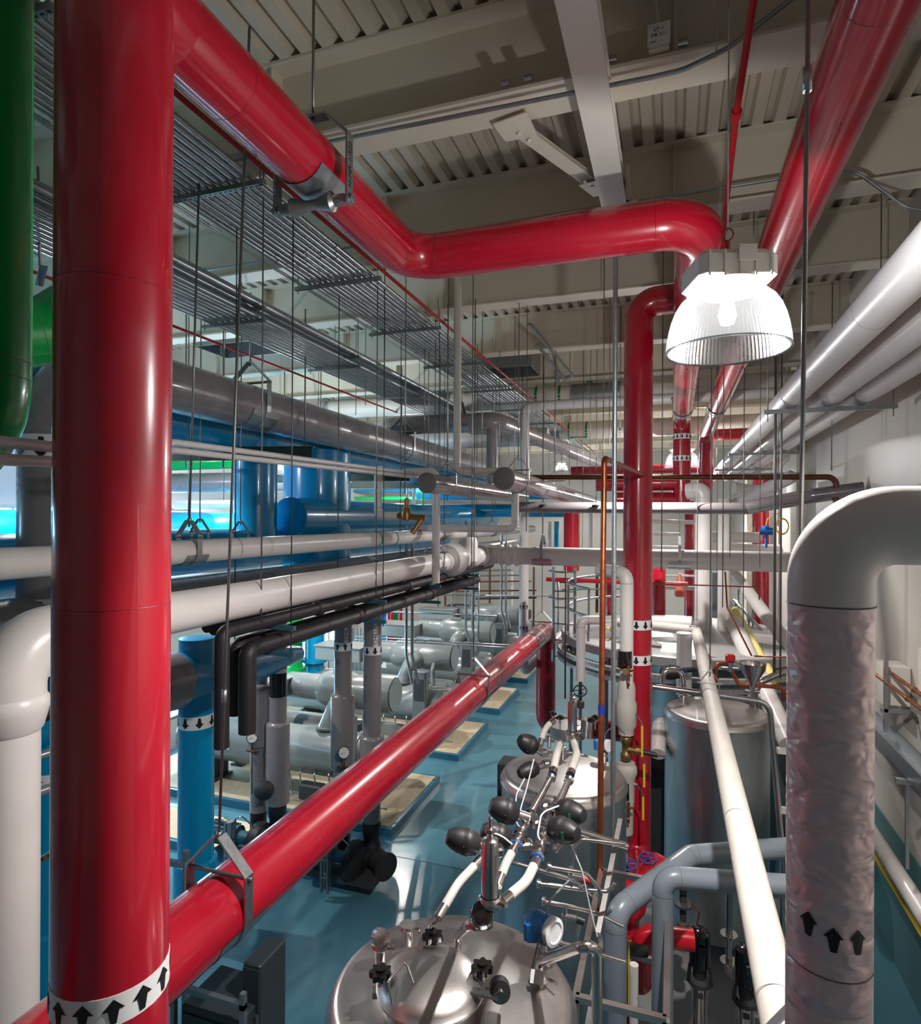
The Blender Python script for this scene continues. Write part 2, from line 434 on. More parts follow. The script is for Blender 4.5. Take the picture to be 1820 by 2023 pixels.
# left wall with two bands of windows
wl = MB()
ww = [(10.4, 13.8, .7, 2.0), (16.5, 19.5, .7, 2.0), (1.5, 12.2, 4.5, 5.7), (15, 19, 4.7, 5.5)]
ys = sorted({Y0, Y1, *[q for a, b, _, _ in ww for q in (a, b)]}); zs = sorted({0, ZC, *[q for _, _, a, b in ww for q in (a, b)]})
for i in range(len(ys)-1):
    for j in range(len(zs)-1):
        yc, zc = (ys[i]+ys[i+1])/2, (zs[j]+zs[j+1])/2
        if any(a < yc < b and c < zc < d for a, b, c, d in ww): continue
        wl.box((XL-.1, yc, zc), (.2, ys[i+1]-ys[i], zs[j+1]-zs[j]))
wl.build('wall_left', 'creamwall', kind='structure')
for i, (a, b, c, d) in enumerate(ww):
    f = MB()
    for y in (a+.03, b-.03): f.box((XL-.05, y, (c+d)/2), (.12, .06, d-c))
    for z in (c+.03, d-.03): f.box((XL-.05, (a+b)/2, z), (.12, b-a, .06))
    n = int((b-a)/1.0)
    for k in range(1, n): f.box((XL-.05, a+(b-a)*k/n, (c+d)/2), (.1, .05, d-c))
    fo = f.build(f'window_{i+1}', 'galv_bar', kind='structure')
    for k in range(n):
        MB().box((XL-.12, a+(b-a)*(k+.5)/n, (c+d)/2), (.02, (b-a)/n-.05, d-c-.1)).build('pane', 'daylight', fo)
MB().box((XR-.008, (Y0+Y1)/2, .82), (.016, Y1-Y0, 1.64)).build('trim_1', 'teal', kind='structure')
MB().box((XR-.1, 14.9, ZC/2), (.2, .7, ZC)).build('trim_2', 'cream', kind='structure')
MB().box((XR-.1, 24, ZC/2), (.2, .7, ZC)).build('trim_3', 'cream', kind='structure')
# painted I-beams across the hall
beam_desc = {4.55: 'nearest cream steel roof beam, deep, with conduit along its lower flange', 6.7: 'second cream roof beam, behind the nearest deep beam',
 8.73: 'third cream roof beam, above the bend of the thick red pipe', 11.34: 'fourth cream roof beam, holding the zigzag strut brace',
 13.9: 'fifth cream roof beam, above the thick cream cross pipe', 16.2: 'sixth cream roof beam, just past the thick cream cross pipe',
 18.5: 'seventh cream roof beam, above the farther cream cross pipe', 20.9: 'eighth cream roof beam, deep in the hall', 23.4: 'ninth cream roof beam, deep in the hall behind the eighth',
 26: 'tenth cream roof beam, second before the far wall', 29: 'last cream roof beam in front of the far wall'}
BEAMS = sorted(beam_desc)
for y in BEAMS+[2.3, 0, -2.3, -4.6]:
    fw = .36 if y == 4.55 else .28; zb = 8.6; b = MB(); L = XR-XL
    b.box(((XL+XR)/2, y, zb+.0125), (L, fw, .025)); b.box(((XL+XR)/2, y, ZC-.0125), (L, fw, .025)); b.box(((XL+XR)/2, y, (zb+ZC)/2), (L, .016, ZC-zb-.05))
    for x in np.arange(XL+1.6, XR, 3.2): b.box((float(x), y, (zb+ZC)/2), (.012, fw*.9, ZC-zb-.05))
    b.build('roof_beam', 'cream', label=beam_desc.get(y, 'cream roof beam overhead behind the viewpoint'), cat='beam', group='cream beams under the roof deck')
# hoist beam running lengthwise under the cross beams, with its hanger plate and brace
hb = thing('hoist_beam', (-.52, 5, 8.35), 'pale steel hoist beam running lengthwise under the cross beams', 'beam')
MB().box((-.52, 2.9, 8.36), (.22, 7.8, .02)).box((-.52, 2.9, 8.47), (.012, 7.8, .2)).box((-.52, 2.9, 8.58), (.2, 7.8, .02)).build('beam_section', 'boxwhite', hb)
MB().box((-.40, 6.0, 8.52), (.03, .5, .34)).box((-.36, 6.0, 8.36), (.1, .5, .02)).build('hanger_plate', 'boxwhite', hb)
for p in ((-.384, 5.9, 8.62), (-.384, 6.1, 8.62), (-.384, 5.9, 8.45), (-.384, 6.1, 8.45)): MB().cyl(p, (p[0]+.02, p[1], p[2]), .016, 6).build('bolt', 'boxwhite', hb)
br = thing('brace_channel', (-1, 5, 8.5), 'bolted cream channel brace slanting from the nearest beam to the hoist beam', 'brace')
pa, pb = A(1015, 250, Z=8.56), A(1178, 368, Z=8.44)
MB().bar(pa, pb, .13, .012).bar(pa+Vector((.05, .04, .03)), pb+Vector((.05, .04, .03)), .012, .07).build('channel', 'cream', br)
MB().prism([(-.14, -.1), (.14, -.16), (.16, .14), (-.1, .14)], pa+Vector((0, 0, -.02)), (1, 0, 0), (0, 1, 0), (0, 0, 1), .012).build('gusset_plate', 'cream', br)
MB().prism([(-.16, -.1), (.12, -.14), (.14, .12), (-.06, .14)], pb+Vector((0.02, 0, -.02)), (1, 0, 0), (0, 1, 0), (0, 0, 1), .012).build('gusset_plate', 'cream', br)
for t in (.06, .17, .85, .95):
    p = pa.lerp(pb, t); MB().cyl(p-Vector((0, 0, .008)), p-Vector((0, 0, .035)), .017, 6).build('bolt', 'boxwhite', br)
# bolts on the nearest beam
for k, (x, y) in enumerate(((1245, 187), (1245, 210), (1532, 120), (1526, 146))):
    p = A(x, y, Y=4.55-.17)
# floor pads with painted kerbs
pads = [(8.16, 9.15), (9.70, 12.05), (13.24, 15.60), (16.79, 19.1), (20.3, 22.6)]
pd = ['nearest raised concrete pad under the black pumps', 'second raised concrete pad under the nearest chiller', 'third raised concrete pad, mid row of chillers', 'fourth raised concrete pad from the front', 'farthest raised concrete pad']
for (a, b_), l in zip(pads, pd):
    t = thing('equipment_pad', (-7, (a+b_)/2, 0), l, 'pad', 'equipment pads on the blue floor')
    MB().box((-7.6, (a+b_)/2, .07), (6.1, b_-a, .14)).build('kerb', 'curbblue', t)
    MB().box((-7.6, (a+b_)/2, .075), (5.96, b_-a-.14, .152)).build('pad_top', 'concrete', t)
MB().box((-3.2, 9.2, .001), (3.0, .012, .003)).build('floor_joint', 'darkgrey', label='thin dark joint across the blue floor near the pumps', cat='joint')

# ================================================================== lamps
def lamp(x, y, zr, label, on=True, scale=1.0, pw=1.0):
    t = thing('high_bay_lamp', (x, y, zr), label, 'lamp', 'high bay lamps of the hall')
    R = .28
    outer = []; K = 14
    for k in range(K+1):
        a = math.pi/2*k/K; outer.append((R*math.sin(a)**.8*(1 if k else .36) if k else R*.3, 0))
    prof = [(R, 0), (R*.985, .05), (R*.955, .10), (R*.91, .15), (R*.85, .195), (R*.76, .235), (R*.64, .265), (R*.53, .285)]
    n = 90; o = Vector((x, y, zr)); vs = []; fs = []
    for i, (r, h) in enumerate(prof):
        for k in range(n*2):
            a = math.pi*k/n; rr = r+(.0022 if k % 2 else -.0022); vs.append(o+Vector((rr*math.cos(a), rr*math.sin(a), h)))
    for i in range(len(prof)-1):
        for k in range(n*2): fs.append((i*2*n+k, i*2*n+(k+1) % (2*n), (i+1)*2*n+(k+1) % (2*n), (i+1)*2*n+k))
    MB().add(vs, fs, True).build('dome', 'acrylic', t)
    MB().tube([o+Vector((R*math.cos(2*math.pi*k/48), R*math.sin(2*math.pi*k/48), 0)) for k in range(48)], .006, 6, close=True).build('rim', 'acrylic', t)
    hs = MB(); rz = .3
    hs.rbox((x, y, zr+.365), (.36, .30, .15), .03, rz); hs.lathe([(.0, .31), (.16, .31), (.13, .275), (0, .275)], o, n=24)
    for k in range(-2, 3):
        for s in (-1, 1): hs.box(Vector((x, y, zr+.365))+Matrix.Rotation(rz, 3, 'Z') @ Vector((k*.07, s*.152, 0)), (.008, .008, .12), rz)
    hs.build('ballast_housing', 'boxwhite', t)
    MB().box(Vector((x, y, zr+.43))+Matrix.Rotation(rz, 3, 'Z') @ Vector((.03, -.155, -.02)), (.08, .012, .07), rz).build('latch', 'boxwhite', t)
    MB().lathe([(0, -.08), (.03, -.07), (.042, -.03), (.03, .03), (.018, .07)], (x, y, zr+.2), n=16).build('bulb', 'bulb', t)
    k = MB(); k.tube([(x, y, zr+.42), (x, y, zr+.53)], .012, 6).tube([Vector((x, y, zr+.56))+Vector((.025*math.cos(a*math.pi/6), 0, .03*math.sin(a*math.pi/6))) for a in range(12)], .004, 5, close=True)
    k.build('hook', 'red_matte', t)
    if scale != 1:
        for ch in t.children:
            for v_ in ch.data.vertices: v_.co *= scale
    rod(t, (x, y, zr+.57*scale), (x, y, 9.3), .003, 'chain', 'galv')
    if on:
        ld = bpy.data.lights.new('lamp_light', 'POINT'); ld.energy = LAMP_W*pw; ld.color = (1, .95, .90); ld.shadow_soft_size = .05
        lo = bpy.data.objects.new('lamp_light', ld); COL.objects.link(lo); lo.parent = t; lo.location = (0, 0, .11*scale)
    return t
lamp(.244, 3.23, 6.31, 'large lit high bay lamp with ribbed clear dome, nearest the viewpoint')
lp = A(1348, 926, d=18.2); lamp(lp.x, lp.y, lp.z, 'lit high bay lamp glowing behind the white-banded red riser', pw=2.4, scale=1.75)
lp = A(1264, 880, d=10.0); lamp(lp.x, lp.y, 6.35, 'small added fill lamp hidden behind the middle red riser', pw=.75, scale=.68)  # unseen lamp added to brighten the pipes and round tank farther back
lamp(.2, 24.2, 6.3, 'farthest lit lamp of the right side row', pw=1.4)
for y, l in ((11.9, 'lit lamp glowing beside the blue pipes on the left'), (18.9, 'lit lamp far along the left side row')): lamp(-8.4, y, 6.65, l, pw=1.5)
lp = A(554, 920, d=12.2); lamp(lp.x, lp.y, lp.z-.2, 'lit lamp partly hidden between the two upright blue pipes', pw=.8, scale=1)
lamp(-8.4, 6.5, 6.55, 'added fill lamp hidden behind the grey elbow and red riser on the left', pw=.9)  # unseen lamp added to light the blue end cap and the left pipes
lamp(-4.6, 27, 7.6, 'lit lamp at the far end of the hall above the back wall')

# ================================================================== main red heating lines
RX, RY, RR = -2.12, 1.90, .21
main = pipe('heating_riser', 'thick glossy red riser in the left foreground', 'pipe', [(RX, RY, 0), (RX, RY, 9.25)], RR, 'red', n=48, seams=[((RX, RY, 5.15), (0, 0, 1)), ((RX, RY, 3.65), (0, 0, 1)), ((RX, RY, 6.4), (0, 0, 1))], seammat='seamred')
marker(main, (RX, RY, 3.66), (0, 0, 1), RR, .115, 13, 1, .15)
BZ = 7.67
brn = pipe('heating_branch', 'thick red pipe crossing the top of the view in a double bend', 'pipe',
  [(RX, RY+.1, BZ), (-2.12, 4.78, BZ), (.18, 4.80, BZ), (.18, 13.95, BZ), (.18, 13.95, 5.8)], .18, 'red', bend=.3, n=40, ns=12, seammat='seamred',
  seams=[((-2.12, 2.55, BZ), (0, 1, 0))])
marker(brn, (.18, 13.95, 7.25), (0, 0, 1), .183, .11, 12, -1)
marker(brn, (.18, 13.95, 6.79), (0, 0, 1), .183, .11, 12, -1)
MB().lathe([(RR*1.01, 0), (RR*.99, .12), (.20, .2), (.185, .27)], (RX, RY, BZ), (0, 1, 0), 32).build('tee_collar', 'red', main)
rr2 = pipe('heating_main', 'thick red pipe running overhead at the right towards the far end', 'pipe', [(.86, -3, 7.8), (.84, 17.6, 7.8), (.84, 17.9, 6.2)], .18, 'red', bend=.35, n=36, seams=[((.85, 3.1, 7.8), (0, 1, 0)), ((.85, 8, 7.8), (0, 1, 0))], seammat='seamred')
lo0, lo1 = A(226, 1985, X=-2.68), A(1081, 1258, Z=3.05)
LX = -2.62; LZ = 3.05
low = pipe('heating_line', 'thick red pipe slanting across the lower left towards the tanks', 'pipe',
  [(LX-.06, -1.5, LZ), (LX-.02, 13.6, LZ), (LX-.02, 13.6, .95), (-.8, 13.7, .95)], .215, 'red', bend=.22, n=40, seammat='seamred', seams=[((LX-.05, 3.75, LZ), (0, 1, 0)), ((LX-.03, 7.6, LZ), (0, 1, 0))])
for y in (11.9, 12.5): marker(low, (LX-.02, y, LZ), (0, 1, 0), .216, .05, arrows=False)
# roller hanger of the upper red branch
ry = 3.33
h = thing('roller_hanger', (RX, ry, BZ-.3), 'steel roller hanger with pencilled writing under the upper red branch', 'pipe hanger')
z = Vector((0, 0, 1))
c = Vector((RX, ry, BZ)); Wd = .255
MB().strip([c+Vector((-Wd, 0, -.27)), c+Vector((-Wd, 0, .16)), c+Vector((-.1, 0, .3)), c+Vector((.1, 0, .3)), c+Vector((Wd, 0, .16)), c+Vector((Wd, 0, -.27))], (0, 1, 0), .075, .012).build('yoke', 'galv_bar', h)
MB().lathe([(.02, -.25), (.035, -.22), (.035, -.16), (.06, -.14), (.03, -.03), (.03, .03), (.06, .14), (.035, .16), (.035, .22), (.02, .25)], c+Vector((0, 0, -.235)), (1, 0, 0), 20).build('roller', 'galv_bar', h)
for s in (-1, 1): MB().cyl(c+Vector((s*(Wd+.006), 0, -.235)), c+Vector((s*(Wd+.03), 0, -.235)), .026, 6).build('nut', 'galv', h)
vs = []; fs = []; K = 12
for e in (-.16, .16):
    for k in range(K+1):
        a = math.pi*1.15+math.pi*.7*k/K; vs.append(c+Vector((math.cos(a)*.186, e, math.sin(a)*.186)))
MB().add(vs, [(k, k+1, K+2+k, K+1+k) for k in range(K)], True).build('saddle', 'galv', h)
rod(h, c+z*.27, Vector((RX, ry, 9.2)), .009); MB().cyl(c+z*.25, c+z*.285, .022, 6).build('nut', 'galv', h)
text(h, 'writing', 'H-MR-1/322', .055, c+Vector((Wd+.0075, 0, -.03)), (0, 0, 1), (0, -1, 0))
# hangers of the lower red line
def lowc(y): return Vector((LX-.06+.04*(y+1.5)/15.1, y, LZ))
p = A(475, 1770, X=LX); yy = 3.17
clevis(lowc(yy), (0, 1, 0), .215, 8.6, 'clevis hanger with stamped writing on the near end of the lower red pipe', w=.075, rodr=.009, t=.012, lean=(.12, .1), textbody='H-MR-1/G21', coupling=.17)
clevis(lowc(8.35), (0, 1, 0), .215, 8.6, 'clevis hanger halfway along the lower red pipe', w=.07, rodr=.008, coupling=.12)
clevis(lowc(13.15), (0, 1, 0), .215, 8.6, 'twin clevis hanger at the far end of the lower red pipe', w=.05, rodr=.008, saddle=False)
clevis((.18, 12.9, BZ), (0, 1, 0), .19, 8.6, 'roller hanger under the middle red line beyond the lamp', w=.05)
clevis((.84, 13.6, 7.8), (0, 1, 0), .19, 8.6, 'roller hanger under the right red line beyond the lamp', w=.05)
# red riser in the middle
R5 = Vector((-.40, 7.8, 0))
r5 = pipe('heating_riser', 'straight red riser right of centre with white arrow bands low down', 'pipe', [(.25, 7.75, 8.12), (-.40, 7.8, 8.12), (-.40, 7.8, 1.45), (-.35, 7.2, 1.4)], .17, 'red', bend=.22, n=32, seammat='seamred', seams=[((-.4, 7.8, 5.45), (0, 0, 1))])
MB().cyl((.25, 7.75, 8.12), (.5, 7.72, 8.12), .12, 20).build('bare_stub', 'silverjacket', r5)
for zz in (4.24, 3.82): marker(r5, (-.4, 7.8, zz), (0, 0, 1), .171, .115, 10, -1)
# red valve bodies at its foot
rv = thing('valve_group', (-.45, 7.0, .2), 'cluster of red insulated valve bodies at the foot of the middle red riser', 'valve')
v1_ = A(1243, 1772, d=6.45); v2_ = A(1290, 1712, d=7.05)
MB().lathe([(0, -.26), (.1, -.22), (.17, -.12), (.19, 0), (.17, .12), (.1, .22), (0, .26)], v1_, (.1, .5, 1), 24).build('valve_body', 'red_valve', rv)
MB().lathe([(0, -.2), (.1, -.16), (.15, -.05), (.15, .05), (.1, .16), (0, .2)], v2_, (1, .2, 0), 24).build('valve_body', 'red_valve', rv)
MB().tube([v2_, v1_, v1_-Vector((0, 0, .5)), (-.25, 6.05, v1_.z-.45), (-.25, 5.98, 1.66), (.2, 6.05, 1.66)], .095, 20, bend=.12).build('connecting_pipe', 'red_valve', rv)
MB().tube([v1_-Vector((0, -.1, .2)), Vector((v1_.x, v1_.y+.1, .1))], .1, 18).build('support_leg', 'red_valve', rv)
for (x, y, zz) in ((v1_.x-.02, v1_.y+.02, v1_.z+.33), (v2_.x-.05, v2_.y-.1, v2_.z+.14)):
    wm = wheel(MB(), (x, y, zz), (0, -.15, 1), .09, .008); wo = wm.build('handwheel', 'bluevalve', rv)
    MB().cyl((x, y, zz), (x, y+.01, zz-.18), .012, 8).cyl((x, y, zz-.12), (x, y, zz-.25), .045, 10).build('bonnet', 'blackplastic', rv)

# other red lines beyond
def R_(label, pts, r, bend=None, **k): return pipe('heating_line', label, 'pipe', pts, r, 'red', bend=bend if bend is not None else r*1.6, n=18, seams=None, group='smaller red lines in the back', **k)
R_('red cross pipe behind the middle riser, level with the lamp', [(-1.6, 13.9, 6.28), (.15, 13.97, 6.28)], .17)
R_('lower red cross pipe joining the white-banded riser', [(-1.2, 13.8, 5.93), (.14, 13.95, 5.93)], .15)
R_('red cross pipe high behind the second lamp on its left', [(-3.0, 19.4, 7.0), (.84, 19.4, 7.0)], .13)
R_('red cross pipe high to the right of the second lamp', [(.84, 18.9, 7.9), (2.4, 18.9, 7.9)], .16)
a, b_ = AV(1130, 1012, 1090, 13.2)
o = R_('short red vertical pipe with flange between grey and white cross pipes', [(a.x, a.y, 5.7), (a.x, a.y, 4.4)], .17)
MB().cyl((a.x, a.y, 4.55), (a.x, a.y, 4.9), .2, 20).build('collar', 'red', o)
R_('thin red cross line just above the white cross pipe', [(-2.6, 13.4, 4.82), (.3, 13.4, 4.82)], .045)
R_('thin red cross line just below the white cross pipe', [(-2.6, 13.4, 4.18), (.3, 13.4, 4.18)], .045)
for x, d, y0, y1, r, l in ((1500, 17.5, 945, 1330, .17, 'red riser by the far right wall, left one'), (1513, 16.5, 945, 1330, .1, 'thin red riser by the far right wall, right one'), (1363, 15.5, 990, 1230, .12, 'red riser behind the wide white column'), (1204, 15, 1130, 1330, .08, 'thin red riser seen left of the steel conduit')):
    R_(l, AV(x, y0, y1, d), r)
a, b_ = AV(1302, 1125, 1220, 11.6)
o = MB().lathe([(0, 0), (.09, .01), (.125, .04), (.125, .9), (.09, .93), (0, .94)], b_, n=24).build('expansion_vessel', 'red', label='hanging red cylinder right of the middle red riser', cat='vessel')
a, b_ = AV(1343, 1148, 1180, 13)
MB().lathe([(0, 0), (.08, .01), (.1, .05), (.1, .3), (.05, .4), (.03, .5), (0, .5)], b_, n=16).build('gas_cylinder', 'salmon', label='salmon pink cylinder between white columns far back', cat='cylinder')
# sprinkler pipes
def spr(label, pts, r=.016): return pipe('sprinkler_line', label, 'pipe', pts, r, 'red_matte', n=8, seams=None, bend=.03)
spr('thin red sprinkler line along the right edge of the ceiling conduit rack', [(-3.12, -1, 8.3), (-3.12, 26, 8.3)], .02)
spr('thin red sprinkler line left under the duct opening', [(-6.7, 2, 8.2), (-6.7, 24, 8.2)], .022)
spr('thin red line crossing behind the green elbow on the left', [(-8.6, 5, 8.0), (-8.6, 28, 8.0)], .025)
pa, pb, pc = A(1492, -20, d=3.3), A(1455, 225, d=4.1), A(1428, 470, d=6.0)
o = spr('slim red pipe with a coupling slanting down above the big lamp', [pa, pb, pc, pc+Vector((0, 0, -.2))], .022)
dd = (pb-pa).normalized()
MB().cyl(pb-dd*.03, pb+dd*.03, .034, 12).build('coupling', 'red_matte', o)

# ================================================================== large pipes on the left
g1 = pipe('chilled_water_main', 'very thick grey pipe with an elbow behind the red riser', 'pipe', [(-5.53, 4.3, 4.35), (-5.53, 4.3, 7.02), (-5.53, 24, 7.02)], .30, 'grey', bend=.75, n=40, ns=12, seams=[((-5.53, 7.9, 7.02), (0, 1, 0)), ((-5.53, 10.7, 7.02), (0, 1, 0)), ((-5.53, 13.5, 7.02), (0, 1, 0))])
marker(g1, (-5.53, 4.3, 6.12), (0, 0, 1), .301, .24, 9, -1, .2)
marker(g1, (-5.53, 4.3, 4.65), (0, 0, 1), .301, .2, 9, -1, .2)
g2 = pipe('chilled_water_main', 'thick grey pipe lying just above the thicker white pipe', 'pipe', [(-5.53, 3.4, 4.46), (-5.53, 22, 4.46)], .31, 'grey', n=36, seams=[((-5.53, 7, 4.46), (0, 1, 0))])
marker(g2, (-5.53, 10.6, 4.46), (0, 1, 0), .311, .22, 8, -1)
b1 = pipe('condenser_main', 'very thick blue pipe half hidden under the thick grey pipe', 'pipe', [(-6.55, 3, 6.85), (-6.55, 24, 6.85)], .43, 'blue', n=36, seams=[((-6.55, 9, 6.85), (0, 1, 0))])
b2 = pipe('condenser_main', 'thick blue pipe directly behind the upper thin white pipe', 'pipe', [(-6.4, 1, 5.0), (-6.4, 17, 5.0)], .32, 'blue', n=30)
a, b_ = A(505, 1000, d=10), None
bv1 = pipe('condenser_riser', 'blue riser dropping from the thick blue pipe beside the capped stub', 'pipe', [(a.x, a.y, 6.8), (a.x, a.y, 5.0)], .335, 'blue', n=32)
a = A(627, 1000, d=11.8)
bh = pipe('condenser_header', 'huge upright blue header behind the capped blue stub', 'pipe', [(a.x, a.y, 6.75), (a.x, a.y, 4.2)], .63, 'blue', n=40)
a = A(573, 1021, d=10.4)
bs = MB().cyl(a, (a.x, a.y+12, a.z), .33, 36).build('condenser_header', 'blue', label='blue pipe with a flat round end cap facing the viewpoint', cat='pipe')
MB().lathe([(0, -.012), (.33, -.012), (.335, .0), (.33, .03)], a, (0, 1, 0), 36).build('end_cap', 'blue', bs)
pipe('condenser_main', 'blue pipe behind the riser at mid left, lit bright from the window', 'pipe', [(-9.4, 3, 5.2), (-9.4, 14, 5.2)], .4, 'blue', n=28)
pipe('condenser_main', 'lower blue pipe at far mid left under the windows', 'pipe', [(-10.2, 3, 4.6), (-10.2, 16, 4.6)], .3, 'blue', n=24)
pipe('condenser_main', 'thin blue cross pipe left of the twin capped grey pipes', 'pipe', [(-8, 19, 6.3), (-3.2, 19, 6.3)], .2, 'blue', n=20)
pipe('condenser_main', 'second thin blue cross pipe below the first, far back', 'pipe', [(-8, 19.2, 5.75), (-3.0, 19.2, 5.75)], .2, 'blue', n=20)
# two blue risers at lower left and the blue pipe over them
a = A(107, 1600, d=6.4)
bl = pipe('condenser_riser', 'blue riser between the white and red risers with an up arrow band', 'pipe', [(a.x, a.y, 0), (a.x, a.y, 3.9)], .235, 'blue', n=32)
MB().lathe([(.235, 1.32), (.26, 1.28), (.262, 1.26), (.262, .05)], (a.x, a.y, 0), n=32).build('lower_jacket', 'blue', bl)
marker(bl, (a.x, a.y, 2.84), (0, 0, 1), .236, .15, 8, 1, .3)
a = A(388, 1500, d=8.2)
br_ = pipe('condenser_riser', 'blue riser right of the red riser with a down arrow band', 'pipe', [(a.x, a.y, 0), (a.x, a.y, 3.9)], .225, 'blue', n=32)
marker(br_, (a.x, a.y, 2.83), (0, 0, 1), .226, .17, 8, -1, .1)
MB().lathe([(.225, 1.0), (.27, .98), (.275, .96), (.275, .05)], (a.x, a.y, 0), n=32).build('lower_jacket', 'blue', br_)
p0 = A(300, 1355, d=7.6); p1 = A(590, 1290, d=10.5)
o = MB().tube([p0+(p0-p1)*.6, p0, p0.lerp(p1, .55), p1], [.36, .36, .33, .12], 28).build('condenser_header', 'blue', label='blue pipe tapering to the right under the black insulated lines', cat='pipe')
q = p0.lerp(p1, .05); MB().lathe([(.364, -.2), (.366, .2)], q, p1-p0, 28).build('saddle', 'grey', o)
# green pipes at the left edge
gp = pipe('process_riser', 'thick green riser cut by the left edge of the view', 'pipe', [(-2.74, 1.80, 8.6), (-2.74, 1.80, 5.78), (-3.4, 1.62, 5.55)], .178, 'green', bend=.4, n=36, seams=[((-2.74, 1.80, 6.15), (0, 0, 1))])
ga = A(20, 650, d=4.2)
pipe('process_branch', 'green elbow curving up behind the red riser', 'pipe', [A(-60, 670, d=4.0), A(95, 655, d=4.3), A(200, 590, d=4.5), A(215, 100, d=4.6)], .225, 'green', bend=.3, n=32)
pipe('process_line', 'bright green horizontal pipe far back behind the channel support', 'pipe', [A(300, 916, d=13), A(640, 905, d=13.4)], .16, 'green', n=24)
pipe('chilled_water_line', 'dark grey horizontal pipe below the far green pipe', 'pipe', [A(300, 955, d=13.2), A(640, 950, d=13.5)], .21, 'grey', n=24)
# white insulated lines on the left
w2 = pipe('insulated_line', 'thicker white insulated pipe with a domed elbow left of the red riser', 'pipe', [(-3.45, 2.42, 0), (-3.45, 2.42, 4.8), (-3.45, 9.3, 4.8)], .15, 'white', bend=.17, n=32, ns=10)
MB().tube([(-3.45, 2.42, 4.42), (-3.45, 2.42, 4.8), (-3.45, 2.95, 4.8)], .178, 36, bend=.24, ns=12).build('elbow_cover', 'white', w2)
MB().lathe([(.178, -.05), (.195, -.04), (.2, 0), (.195, .04), (.178, .05)], (-3.45, 2.86, 4.8), (0, 1, 0), 36).build('cover_rib', 'white', w2)
MB().lathe([(.15, -.14), (.165, -.12), (.19, -.02), (.198, .03), (.178, .06)], (-3.45, 2.42, 4.45), (0, 0, 1), 36).build('cover_collar', 'white', w2)
w1 = pipe('insulated_line', 'thinner white insulated pipe above the thicker one on the left', 'pipe', [(-3.69, -1, 5.22), (-3.69, 17, 5.22)], .095, 'white', n=24)
for y in (7.35, 7.85): MB().lathe([(.0965, -.015), (.098, -.015), (.098, .015), (.0965, .015)], (-3.69, y, 5.22), (0, 1, 0), 24).build('green_band', 'tapegreen', w1)
w3 = pipe('insulated_line', 'wide white insulated cross pipe spanning to the foil riser', 'pipe', [(-3.45, 11.5, 4.8), (2.3, 11.5, 4.8)], .17, 'white', n=28, seams=[((-.2, 11.5, 4.8), (1, 0, 0))])
vc = thing('valve_cover', (-3.45, 9.8, 4.6), 'white moulded valve covers where the thick white pipe ends', 'valve')
MB().tube([(-3.45, 9.2, 4.8), (-3.45, 11.5, 4.8)], .16, 28).build('cover_tube', 'white', vc)
MB().lathe([(.15, -.3), (.25, -.24), (.28, -.1), (.28, .1), (.24, .24), (.16, .3)], (-3.45, 9.6, 4.82), (0, 1, 0), 32).build('domed_cover', 'white', vc)
MB().lathe([(0, 0), (.14, 0), (.17, -.1), (.17, -.42), (0, -.42)], (-3.4, 10.35, 5.17), n=28).build('bonnet_cover', 'white', vc)
for k, yv in enumerate((10.5, 10.7, 11.2)): MB().lathe([(.16, -.04), (.2, -.02), (.2, .02), (.16, .04)], (-3.45, yv, 4.8), (0, 1, 0), 28).build('cover_rib', 'white', vc)
for xx in (-3.1, -2.95, -2.8): MB().lathe([(.17, -.04), (.205, -.02), (.205, .02), (.17, .04)], (xx, 11.5, 4.8), (1, 0, 0), 28).build('cover_rib', 'white', vc)
h1 = clevis((-3.69, 4.02, 5.22), (0, 1, 0), .1, 8.6, 'clevis hanger on the thinner white pipe beside the red riser', w=.05, rodr=.009, lean=(0, .1), textbody='HHWR', t=.008)
clevis((-3.69, 9.7, 5.22), (0, 1, 0), .1, 8.6, 'clevis hanger on the thinner white pipe beyond its green bands', w=.04)
clevis((-3.69, 12.9, 5.22), (0, 1, 0), .1, 8.6, 'farthest clevis hanger on the thinner white pipe', w=.04)
clevis((-3.45, 8.85, 4.8), (0, 1, 0), .155, 8.6, 'clevis hanger on the thicker white pipe before its valve covers', w=.05)
clevis((-2.3, 11.5, 4.8), (1, 0, 0), .175, 8.6, 'clevis hanger on the left part of the wide white cross pipe', w=.05)
clevis((-.62, 11.5, 4.8), (1, 0, 0), .175, 8.6, 'clevis hanger on the white cross pipe left of the red riser', w=.05)
clevis((.12, 11.5, 4.8), (1, 0, 0), .175, 8.6, 'clevis hanger on the white cross pipe right of the red riser', w=.05)
for y, l in ((7.15, 'large clevis hanger round the thick grey pipe, nearest one'), (12.2, 'clevis hanger farther along the thick grey pipe')):
    clevis((-5.53, y, 7.02), (0, 1, 0), .305, 8.6, l, w=.09, rodr=.012, t=.012, peak=.62)
for i, (px, py) in enumerate(((395, 1055), (475, 1058))):
    q = A(px, py, d=7.7+i*.5); clevis((q.x, q.y, q.z-.1), (0, 1, 0), .12, 8.6, ('left', 'right')[i]+' one of two dark clevis hangers over the thin white pipe', w=.04, saddle=False)
